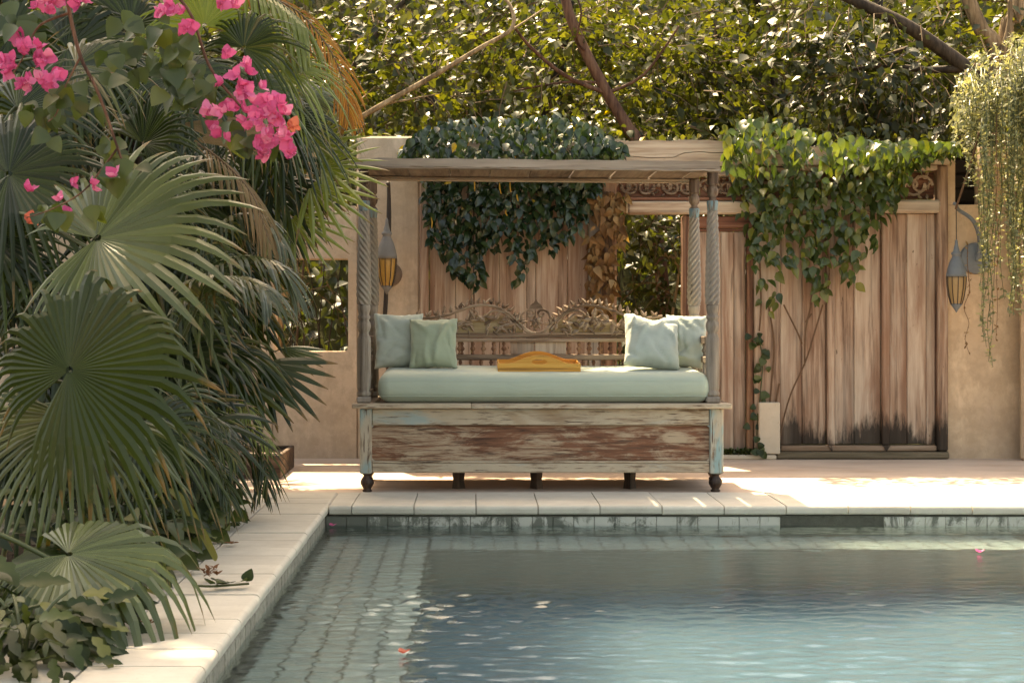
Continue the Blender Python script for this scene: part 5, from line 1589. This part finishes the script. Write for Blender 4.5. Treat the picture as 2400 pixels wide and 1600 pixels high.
BLV = [mesh_of('leaf', leaf_mb(w_heart, 7, .22, cu), M['boug_leaf']) for cu in (.05, .2, .35)]
def bleaves(cx, cy, rx, ry, n, s_=(.055, .085), Y=BO + .06):
    for k in range(n):
        a = U(0, 6.3); q = U(0, 1) ** .5; p = D(cx + rx * q * cos(a), cy + ry * q * sin(a), Y + U(-.1, .15))
        inst('leaf', RNG.choice(BLV), bo, p, frame_mat(V3(U(-.7, .7), U(-.5, .2), U(-1, -.2)), V3(U(-.6, .6), U(-1, -.4), U(.1, .9))), U(*s_))
for args in ((330, 60, 60, 50, 12), (380, 100, 50, 50, 12), (420, 130, 45, 60, 14), (450, 190, 40, 50, 14), (400, 180, 40, 40, 8), (490, 210, 30, 30, 6), (300, 150, 30, 30, 4), (540, 290, 26, 14, 4), (570, 310, 30, 20, 5), (620, 320, 26, 16, 4), (250, 140, 40, 40, 5), (240, 240, 20, 16, 2), (250, 330, 40, 30, 7), (290, 380, 30, 26, 7),
             (130, 220, 40, 40, 9), (110, 280, 40, 40, 7), (60, 70, 40, 40, 7), (120, 480, 50, 14, 7), (200, 470, 26, 20, 4), (240, 400, 30, 16, 4), (20, 20, 40, 40, 6), (190, 200, 30, 40, 4), (60, 230, 50, 30, 4)):
    bleaves(*args)

# ---------------------------------------------------------------- trees behind the wall
def tree(label, base, boughs, clumps, n_leaf, leafm, barkm, size=(.04, .14), name='broadleaf_tree'):
    t = thing(name, label, 'tree', base, 'trees and saplings behind the garden wall')
    b = MB()
    for pts, r0, r1 in boughs:
        sp = smooth([Vector(p) for p in pts], 6); n = len(sp)
        b.tube(sp, [r0 + (r1 - r0) * k / n for k in range(n)], 8)
    obj('trunk', b, M[barkm], t, smooth=True)
    tw = MB(); pos, tips, nr = [], [], []
    per = 11
    allp = [Vector(p) for pts, _, _ in boughs for p in smooth([Vector(q) for q in pts], 4)]
    nt = n_leaf // per
    wsum = sum(c[3] for c in clumps)
    for k in range(nt):
        pick = U(0, wsum)
        for (cx, cy, cz, wgt, rx, ry, rz) in clumps:
            pick -= wgt
            if pick <= 0: break
        d = V3(RNG.gauss(0, 1), RNG.gauss(0, 1), RNG.gauss(0, 1)).normalized() * U(.15, 1) ** .5
        p = V3(cx + d.x * rx, cy + d.y * ry, cz + d.z * rz)
        near = min(allp[::3], key=lambda q: (q - p).length_squared)
        dr = (p - near); dr = dr.normalized() if dr.length > .01 else V3(0, 0, 1)
        dr = (dr + V3(U(-.6, .6), U(-.6, .6), U(-.5, .3))).normalized(); L = U(.25, .6)
        q = [p - dr * L * .5, p + V3(U(-.04, .04), U(-.04, .04), .03), p + dr * L * .5 + V3(0, 0, -.06)]
        tw.tube(q, [.007, .005, .002], 3)
        for j in range(per):
            f = j / (per - 1); c = q[0].lerp(q[2], f) + V3(U(-.05, .05), U(-.05, .05), U(-.05, .05))
            s_ = 1 if j % 2 else -1
            sd = dr.cross(V3(0, 0, 1)); sd = sd.normalized() if sd.length > .1 else V3(1, 0, 0)
            pos.append(c); tips.append(dr * .5 + sd * s_ * U(.4, 1) + V3(U(-.5, .5), U(-.5, .5), U(-.9, .1))); nr.append(V3(U(-.7, .7), U(-.7, .7), U(.3, 1)))
    sz = NR.uniform(size[0], size[1], len(pos))
    cr_ = obj('crown', scatter(*T_SM, np.array(pos), np.array(tips), np.array(nr), sz), M[leafm], t, smooth=True)
    tag(cr_, kind='stuff')
    tag(obj('twig', tw, M['twig'], cr_), kind='stuff')
    return t
def rel(x, y_, *ps): return [(x, y_, 0)] + [tuple(p) for p in ps]
# left
tree('tree with a long pale bough slanting up to the right above the plaster pillar', (-1.7, 12.9, 0),
     [([(-1.7, 12.9, -.2), (-1.6, 12.9, 1.2), D(740, 305, 12.9), D(800, 285, 12.8), D(880, 240, 12.7), D(1000, 172, 12.7), D(1100, 112, 12.7), D(1175, 66, 12.7), D(1170, 10, 12.8), D(1130, -20, 12.9)], .035, .012),
      ([D(1100, 112, 12.7), D(1190, 60, 12.8), D(1250, 20, 13)], .012, .006), ([D(880, 240, 12.7), D(960, 225, 12.8), D(1010, 215, 12.9)], .01, .004)],
     [(-1.3, 13.3, 3.0, 3, .9, .7, .9), (-.3, 13.4, 3.2, 3, .9, .7, .9), (.1, 13.2, 2.6, 2, .7, .5, .4), (-1.6, 13.4, 2.2, 2, .6, .5, .7)], 3000, 'tree_leaf', 'bark_pale')
tree('tree with a red brown leaning trunk behind the middle of the gate', (1.75, 13.2, 0),
     [([(1.75, 13.2, -.2), (1.6, 13.2, 1.6), D(1470, 345, 13.2), D(1440, 290, 13.2), D(1395, 215, 13.2), D(1345, 120, 13.2), D(1310, 40, 13.2), D(1290, -40, 13.2)], .06, .04),
      ([D(1395, 215, 13.2), D(1300, 175, 13.1), D(1220, 110, 13.0), D(1180, 60, 12.9)], .022, .010), ([D(1380, 190, 13.2), D(1290, 190, 13.1), D(1180, 210, 13.0)], .014, .006), ([D(1395, 215, 13.2), D(1480, 170, 13.2), D(1560, 60, 13.2)], .016, .008),
      ([D(1345, 120, 13.2), D(1325, 90, 13.0), D(1335, 30, 12.9), D(1320, -20, 12.9)], .012, .006)],
     [(.6, 13.6, 3.3, 3, .9, .7, .9), (1.5, 13.8, 3.4, 3, .9, .7, .9), (1.2, 13.6, 2.5, 2, .9, .5, .5), (2.2, 13.6, 2.9, 3, .8, .7, .8)], 3200, 'tree_leaf', 'bark_red')
tree('tree with a dark slanting limb dropping to the right near the hanging creeper', (4.35, 12.7, 0),
     [([(4.35, 12.7, -.2), (4.3, 12.7, 1.8), D(2262, 200, 12.7), D(2225, 160, 12.7), D(2150, 105, 12.7), D(2075, 55, 12.7), D(1980, 10, 12.8), D(1900, -30, 12.9)], .078, .045),
      ([D(2225, 158, 12.7), D(2120, 160, 12.75), D(2030, 150, 12.8), D(1960, 160, 12.8)], .035, .014), ([D(2150, 100, 12.7), D(2070, 115, 12.8), D(1990, 150, 12.9)], .025, .012)],
     [(3.1, 13.4, 3.3, 3, .9, .6, .7), (3.9, 13.5, 3.0, 3, .8, .6, .8), (2.9, 13.2, 2.6, 2, .7, .5, .5), (3.4, 12.95, 2.75, 1, .4, .3, .4), (3.0, 12.4, 3.15, 2.2, .8, .15, .45), (3.9, 12.4, 2.75, 1.2, .6, .12, .3)], 3600, 'tree_leaf_dark', 'bark')
tree('tree with two pale upright trunks at the upper right', (4.75, 13.6, 0),
     [([(4.8, 13.6, -.2), (4.75, 13.6, 1.8), D(2290, 140, 13.6), D(2255, 70, 13.6), D(2225, 0, 13.6), D(2210, -60, 13.6)], .085, .06), ([(4.8, 13.6, 1.2), D(2310, 110, 13.7), D(2335, 40, 13.7), D(2345, -50, 13.7)], .08, .05),
      ([D(2300, 130, 13.5), D(2318, 60, 13.5), D(2320, 0, 13.5)], .03, .02)],
     [(4.6, 14.2, 3.7, 3, .9, .7, .8), (5.4, 14.2, 3.4, 3, .8, .7, .9), (4.4, 14.0, 2.9, 1, .6, .4, .5)], 2200, 'tree_leaf', 'bark_pale')
tree('tree with glossy crown behind the right creeper', (2.9, 14.4, 0),
     [([(2.9, 14.4, -.2), (2.7, 14.4, 1.8), D(1780, 100, 14.4), D(1720, -20, 14.4)], .06, .03), ([(2.7, 14.4, 1.8), D(1900, 200, 14.3), D(2000, 240, 14.2)], .03, .012), ([D(1790, 150, 14.4), D(1690, 190, 14.2), D(1600, 190, 14.1)], .025, .01)],
     [(2.1, 14.6, 3.5, 3, .9, .7, .9), (3.0, 14.6, 3.6, 3, .9, .7, .9), (2.5, 14.3, 2.5, 3, 1.0, .5, .5), (3.7, 14.3, 2.5, 2, .9, .4, .4)], 3800, 'tree_leaf', 'bark')
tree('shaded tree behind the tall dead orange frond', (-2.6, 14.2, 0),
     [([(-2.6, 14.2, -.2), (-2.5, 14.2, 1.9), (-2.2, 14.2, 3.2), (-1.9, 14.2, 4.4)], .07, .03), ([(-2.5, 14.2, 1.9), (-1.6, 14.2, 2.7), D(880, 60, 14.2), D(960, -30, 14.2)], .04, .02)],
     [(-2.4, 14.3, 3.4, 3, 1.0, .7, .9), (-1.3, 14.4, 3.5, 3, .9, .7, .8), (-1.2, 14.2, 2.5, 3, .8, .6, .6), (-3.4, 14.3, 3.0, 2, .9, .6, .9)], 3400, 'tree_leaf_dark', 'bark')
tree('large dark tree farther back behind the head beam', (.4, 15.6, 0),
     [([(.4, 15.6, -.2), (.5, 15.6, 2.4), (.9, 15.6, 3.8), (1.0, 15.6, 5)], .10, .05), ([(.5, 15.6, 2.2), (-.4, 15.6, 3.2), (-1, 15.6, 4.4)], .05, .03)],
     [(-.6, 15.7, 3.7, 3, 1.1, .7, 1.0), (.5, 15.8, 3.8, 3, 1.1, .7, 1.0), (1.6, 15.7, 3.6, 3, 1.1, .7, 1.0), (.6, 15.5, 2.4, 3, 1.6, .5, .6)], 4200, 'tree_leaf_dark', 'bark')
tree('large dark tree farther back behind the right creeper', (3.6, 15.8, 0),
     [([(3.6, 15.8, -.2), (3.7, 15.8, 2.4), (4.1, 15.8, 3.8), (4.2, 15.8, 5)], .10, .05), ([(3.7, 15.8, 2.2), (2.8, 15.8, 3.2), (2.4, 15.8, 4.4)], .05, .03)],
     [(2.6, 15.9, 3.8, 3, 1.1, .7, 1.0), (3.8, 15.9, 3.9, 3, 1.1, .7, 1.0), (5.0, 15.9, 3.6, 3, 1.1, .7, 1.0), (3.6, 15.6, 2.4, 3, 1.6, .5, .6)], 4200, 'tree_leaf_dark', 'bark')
tree('far left tree glimpsed between the palms', (-4.6, 14.0, 0),
     [([(-4.6, 14, -.2), (-4.5, 14, 2.4), (-4.2, 14, 4.4)], .09, .04)], [(-4.6, 14.2, 3.2, 3, 1.2, .7, 1.2), (-3.4, 14.4, 3.8, 2, .9, .7, .8)], 1800, 'tree_leaf_dark', 'bark')
tree('sapling with bright leaves seen through the open doorway', (1.75, 12.9, 0),
     [([(1.62, 13.0, -.2), (1.66, 12.95, .9), (1.72, 12.9, 1.5), D(1500, 480, 12.8)], .016, .008), ([D(1570, 610, 12.9), D(1520, 580, 12.9), D(1470, 560, 12.9), D(1430, 540, 12.9)], .03, .012), ([D(1570, 530, 12.9), D(1500, 515, 12.8)], .008, .005)],
     [(1.55, 12.75, 1.75, 3, .35, .2, .2), (1.45, 12.75, 1.3, 2, .22, .2, .2), (1.9, 12.8, 1.3, 1, .2, .2, .25), (1.7, 12.8, .9, 1, .3, .2, .15), (1.65, 13.3, 1.2, 2, .5, .2, .6)], 620, 'tree_leaf', 'bark_pale', (.06, .11), 'sapling')
tree('thin sapling in the dark beyond the square wall window', (-1.5, 12.8, 0),
     [([(-1.5, 12.8, -.2), (-1.48, 12.8, .8), (-1.4, 12.8, 1.7)], .014, .008)], [(-1.4, 12.9, 1.3, 2, .5, .2, .4), (-1.5, 13.2, .6, 1, .7, .2, .4)], 260, 'tree_leaf_dark', 'bark', (.06, .1), 'sapling')
tree('tall shade tree whose high crown stands over the palm bank outside the picture', (-4.6, 12.6, 0),
     [([(-4.6, 12.6, -.2), (-4.5, 12.4, 3), (-4.0, 11.8, 5.6), (-3.4, 11.0, 7.4)], .20, .08), ([(-4.3, 12.2, 4), (-2.8, 10.4, 6.6), (-2.2, 9.6, 8)], .09, .03), ([(-4.3, 12.2, 4.4), (-4.4, 10.4, 7), (-4.2, 9, 8)], .09, .03)],
     [(-3.2, 8.6, 7.8, 3, 1.5, 1.3, .8), (-3.2, 10.4, 7.8, 3, 1.5, 1.3, .8), (-3.1, 12.2, 7.9, 3, 1.5, 1.2, .8), (-4.6, 10.4, 7.6, 3, 1.5, 2.6, .8), (-2.2, 11.6, 8.2, 1.5, .8, 1.2, .5), (-2.7, 7.8, 7.8, 2.5, 1.4, .9, .6), (-1.9, 9.6, 8.1, 2, .7, 1.6, .5), (-1.7, 13.0, 8.0, 2.5, 1.0, .9, .5)], 15000, 'tree_leaf_dark', 'bark', (.14, .24))
# mass of undergrowth on the slope
n = 15000
pz = NR.uniform(0, 1, n); py_ = 15.6 + 6.5 * pz ** 1.4 + NR.uniform(-.5, .5, n); px_ = NR.uniform(-7.5, 10, n)
gz_ = -.1 + 15.5 * np.clip((py_ - 17.2) / 14, 0, 1) ** .85
pos = np.stack([px_, py_, np.maximum(gz_, 0) + NR.uniform(0, 1, n) ** 1.5 * (1.4 + .9 * np.sin(px_ * 1.7 + py_))], 1)
tips = NR.normal(0, 1, (n, 3)) + [0, -.4, -.5]; nr = NR.normal(0, .6, (n, 3)) + [0, -.5, .8]
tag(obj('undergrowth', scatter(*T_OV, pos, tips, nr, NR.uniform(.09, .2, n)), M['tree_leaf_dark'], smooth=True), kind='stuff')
n = 3500                                       # bushy leaves just behind the wall top
px_ = NR.uniform(-1.2, 4.6, n); pos = np.stack([px_, NR.uniform(11.85, 12.7, n), 2.25 + .38 * NR.uniform(-1.8, 1, n) + .12 * np.sin(px_ * 3.1)], 1)
tips = NR.normal(0, .7, (n, 3)) + [0, -.3, -.6]; nr = NR.normal(0, .5, (n, 3)) + [0, -.3, 1]
hb = obj('hedge', scatter(*T_OV, pos, tips, nr, NR.uniform(.05, .09, n)), M['tree_leaf'], smooth=True)
tag(hb, kind='stuff')
# slim bare stems beyond the doorway
b = MB()
for k in range(60):
    x, y_ = U(-2.2, 3.4), U(12.6, 14.5); b.tube([(x, y_, 0), (x + U(-.1, .1), y_ + U(-.1, .1), .9), (x + U(-.25, .25), y_, U(1.2, 2.1))], [.008, .006, .003], 4)
tag(obj('thicket_stems', b, M['bark']), kind='stuff')

# ---------------------------------------------------------------- creepers on the gate
def interp(poly, x): return float(np.interp(x, [p[0] for p in poly], [p[1] for p in poly]))
def creeper(label, base, top, bot, x0, x1, n, m, size, bulge, name='creeper', keep=300, dens=1.0):
    t = thing(name, label, 'creeper', base)
    pts = []
    while len(pts) < n:
        x = U(x0, x1); a, b_ = interp(top, x), interp(bot, x); y_ = U(min(a, b_), max(a, b_))
        if b_ <= a: continue
        f = (y_ - a) / (b_ - a)
        if U(0, 1) > (1 - dens * f ** 2.2) + .12: continue
        off = bulge(x, y_)
        Y = WY - .07 - off * U(.1, 1)
        pts.append((D(x, y_, Y), f, Y))
    order = sorted(range(n), key=lambda i: pts[i][2])
    big = set(order[:keep])
    key = 'cr' + m
    pos, tips, nr, ss = [], [], [], []
    for i, (p, f, Y) in enumerate(pts):
        tip = V3(U(-.75, .75), U(-.75, .15), U(-1.1, -.3)); nn = V3(U(-.8, .8), U(-1, -.35), U(.6, 2.2) if f < .35 and U(0, 1) < .7 else U(-.1, 1.0))
        s_ = U(*size)
        if i in big: inst('leaf', leafmesh(key, w_ovate, m, 6, .28, (.12, .3, .5)), t, p, frame_mat(tip, nn), s_)
        else: pos.append(p); tips.append(tip); nr.append(nn); ss.append(s_)
    tag(obj('foliage', scatter(*T_OV, np.array(pos), np.array(tips), np.array(nr), np.array(ss)), M[m], t, smooth=True), kind='stuff')
    return t
top = [(925, 345), (960, 300), (1010, 275), (1100, 262), (1200, 268), (1290, 255), (1360, 285), (1400, 320), (1430, 330)]
bot = [(925, 362), (965, 380), (975, 470), (990, 560), (1010, 575), (1030, 620), (1060, 648), (1090, 668), (1108, 640), (1112, 580), (1150, 568), (1165, 600), (1178, 655), (1200, 655), (1225, 600), (1240, 570), (1262, 585), (1300, 545), (1340, 520), (1362, 470), (1380, 400), (1430, 345)]
cA = creeper('dark glossy creeper draped over the head beam behind the daybed canopy', P(1180, 360, WY), top, bot, 925, 1430, 2200, 'vine_dark', (.06, .098), lambda x, y_: .48 * math.exp(-((y_ - 320) / 60) ** 2) + .14, dens=.75)
b = MB()
for (x, a, c) in ((1090, 400, 720), (1075, 420, 660), (1195, 400, 650), (1290, 410, 560), (1150, 410, 560)):
    b.tube(smooth([D(x, a, WY - .06), D(x + U(-8, 8), (a + c) / 2, WY - .06), D(x + U(-6, 6), c, WY - .055)], 5), .006, 5)
obj('stem', b, M['dry_stem'], cA)
for k in range(16):
    x, y_ = U(985, 1370), U(285, 520); p = D(x, y_, WY - .3 if y_ < 380 else WY - .2); b = MB(); h = U(.04, .09)
    b.tube([p + V3(0, -.03, 0), p + V3(U(-.008, .008), -.035, -h * .5), p + V3(U(-.015, .015), -.035, -h)], [.004, .0055, .003], 5); obj('catkin', b, M['catkin'], cA)
top = [(1668, 300), (1700, 272), (1760, 262), (1800, 275), (1860, 298), (1950, 305), (2050, 318), (2120, 322), (2195, 325)]
bot = [(1668, 380), (1690, 480), (1715, 505), (1722, 560), (1735, 690), (1750, 715), (1785, 722), (1800, 660), (1840, 610), (1860, 690), (1885, 715), (1905, 690), (1925, 600), (1940, 690), (1970, 660), (1990, 590), (2015, 560), (2022, 500), (2060, 480), (2085, 410), (2110, 375), (2150, 350), (2195, 345)]
cB = creeper('bright green creeper with yellowing leaves cascading over the right half of the gate', P(1900, 360, WY), top, bot, 1668, 2195, 1350, 'vine_light', (.062, .112), lambda x, y_: .40 * math.exp(-((y_ - 310) / 60) ** 2) + .16, dens=1.0)
b = MB()
for ps in ([(1890, 700), (1872, 760), (1850, 830), (1818, 900), (1800, 960), (1790, 1010)], [(1868, 620), (1862, 700), (1850, 760), (1848, 840)], [(1765, 700), (1778, 790), (1772, 880), (1768, 930)], [(1800, 700), (1830, 760), (1842, 790)], [(1900, 560), (1905, 640), (1895, 700)], [(1745, 600), (1748, 700), (1744, 760)], [(1790, 880), (1775, 950), (1745, 1010)], [(1850, 740), (1865, 720)], [(1960, 480), (1958, 620)]):
    b.tube(smooth([D(p, q, WY - .062) for p, q in ps], 5), .0065, 5)
obj('stem', b, M['dry_stem'], cB)
# small round leaved climber on the post
t = thing('small_climber', 'small climber with round leaves creeping up the gate post beside the stone slab', 'creeper', P(1775, 1060, WY - .08))
b = MB(); sp = smooth([D(x, y_, WY - .056) for x, y_ in ((1738, 1000), (1742, 950), (1748, 890), (1752, 830), (1746, 790), (1740, 765))], 6); b.tube(sp, .004, 5); obj('stem', b, M['stalk'], t)
for v in sp[2:]:
    for w in range(1):
        inst('leaf', leafmesh('round', lambda t_: .5 * sin(pi * t_ ** .6) ** .7, 'ground_leaf'), t, v + V3(U(-.06, .06), -.012, U(-.03, .03)), frame_mat((U(-1, 1), -.2, U(-1, .2)), (U(-.4, .4), -1, .3)), U(.04, .065))
for k in range(8):
    x, y_ = U(1738, 1752), U(1000, 1040); inst('leaf', leafmesh('round', None, 'ground_leaf'), t, D(x, y_, WY - .12), frame_mat((U(-1, 1), -.2, U(-1, .2)), (U(-.4, .4), -1, .3)), U(.03, .06))
# moss and weeds at the foot of the gate
n = 420; px_ = NR.uniform(gx(1690), gx(1770), n); pos = np.stack([px_, NR.uniform(WY - .09, WY - .04, n), gz(1063) + NR.uniform(0, .035, n)], 1)
tag(obj('weeds', scatter(*T_SM, pos, NR.normal(0, 1, (n, 3)) + [0, -.5, .6], NR.normal(0, .5, (n, 3)) + [0, -.5, 1], NR.uniform(.015, .03, n)), M['ground_leaf'], smooth=True), kind='stuff')
# dead creeper on the door post
t = thing('dead_creeper', 'dead creeper of curled brown leaves clinging to the doorway post behind the daybed', 'creeper', P(1425, 1000, WY))
b = MB()
for k in range(5):
    x = U(1382, 1406); b.tube(smooth([D(x, 440, WY - .075), D(x + U(-8, 8), 540, WY - .075), D(x + U(-10, 10), 640, WY - .075), D(x + U(-6, 8), 745, WY - .07)], 5), .006, 5)
obj('stem', b, M['dry_stem'], t)
for k in range(230):
    y_ = 440 + 310 * U(0, 1) ** 1.1; x = U(1366, 1410) if U(0, 1) < .8 else U(1350, 1372)
    if y_ < 520 and U(0, 1) < .45: x = U(1370, 1440)
    inst('leaf', leafmesh('deadl', w_ovate, 'vine_dry', 5, .6, (.3, .6, .9)), t, D(x, y_, WY - .08 - U(0, .09)), frame_mat((U(-.7, .7), U(-.6, .1), U(-1.2, -.3)), (U(-1, 1), -1, U(-.4, .6))), U(.045, .10))
for k in range(40):
    inst('leaf', leafmesh('deadl', w_ovate, 'vine_dry', 5, .6, (.3, .6, .9)), t, D(U(1408, 1436), 440 + 125 * U(0, 1), WY - .09 - U(0, .06)), frame_mat((U(-.5, .5), U(-.6, .1), -1), (U(-1, 1), -1, U(-.4, .6))), U(.04, .08))

# ---------------------------------------------------------------- trailing creeper at the right edge
HY = 10.9
t = thing('trailing_creeper', 'pale trailing creeper hanging in long strands over the wall at the right edge', 'creeper', P(2330, 300, HY))
TOPL = [(2180, 215), (2230, 150), (2290, 108), (2352, 92), (2420, 85)]
BOTL = [(2180, 300), (2200, 350), (2225, 420), (2248, 520), (2262, 840), (2275, 870), (2290, 780), (2310, 640), (2330, 820), (2352, 700), (2420, 600)]
def strand(x, ya, yb_, Y, nl, sz, m='trail'):
    n = 7; pts = [D(x + U(-4, 4) + (i / n) * U(-10, 10), ya + (yb_ - ya) * i / n, Y - .18 * sin(pi * min(1, i / n * 1.6)) * (1 - i / n) + U(-.02, .02)) for i in range(n + 1)]
    sp = smooth(pts, 4); b = MB(); b.tube(sp, [.0035 - .0018 * k / len(sp) for k in range(len(sp))], 4)
    o = obj('strand', b, M['stalk' if m == 'trail' else 'dry_stem'], t)
    idx = NR.randint(0, len(sp) - 1, nl); fr_ = NR.uniform(0, 1, nl)
    pos = np.array([sp[i].lerp(sp[i + 1], f) for i, f in zip(idx, fr_)]); tips = NR.normal(0, .7, (nl, 3)) + [0, -.2, .0]; nr = NR.normal(0, .6, (nl, 3)) + [0, -.5, .8]
    tag(obj('leaves', scatter(*T_TINY, pos, tips, nr, NR.uniform(sz * .6, sz * 1.3, nl)), M[m], o), kind='stuff')
for k in range(125):
    x = 2195 + 210 * U(0, 1) ** .75; a = interp(TOPL, x) + 22 * sin(x * .11) * sin(x * .047) + U(0, 120); lim = interp(BOTL, x)
    b_ = a + (lim - a) * (.15 + .85 * U(0, 1) ** (2.0 if k % 4 else .7))
    strand(x, a, b_, HY + U(-.25, .25), int((b_ - a) / 300 * 62) + 12, .040)
for k in range(15):
    x = RNG.choice((U(2256, 2280), U(2315, 2345))); strand(x, interp(TOPL, x) + 80, interp(BOTL, x) - U(0, 120), HY - .1 + U(-.15, .1), 110, .034)
strand(2222, 560, 815, HY, 40, .03, 'vine_dry')
strand(2290, 250, 780, HY - .2, 40, .03, 'vine_dry')
n = 1000                                       # leafy mound on top
xs2 = NR.uniform(2185, 2420, n)
P_ = []
for x in xs2:
    y_ = interp(TOPL, x) + 170 * U(0, 1) ** 1.3 - 10 + 22 * sin(x * .11) * sin(x * .047); v = D(x, y_, HY + U(-.25, .45)); P_.append(v)
tag(obj('foliage', scatter(*T_LA, np.array(P_), NR.normal(0, .7, (n, 3)) + [0, -.4, -.3], NR.normal(0, .6, (n, 3)) + [0, -.4, 1], NR.uniform(.03, .055, n)), M['trail'], t, smooth=True), kind='stuff')
b = MB(); b.tube(smooth([D(2195, 480, HY + .1), D(2215, 420, HY), D(2240, 340, HY), D(2255, 270, HY + .1)], 5), .008, 6); obj('stem', b, M['dry_stem'], t)
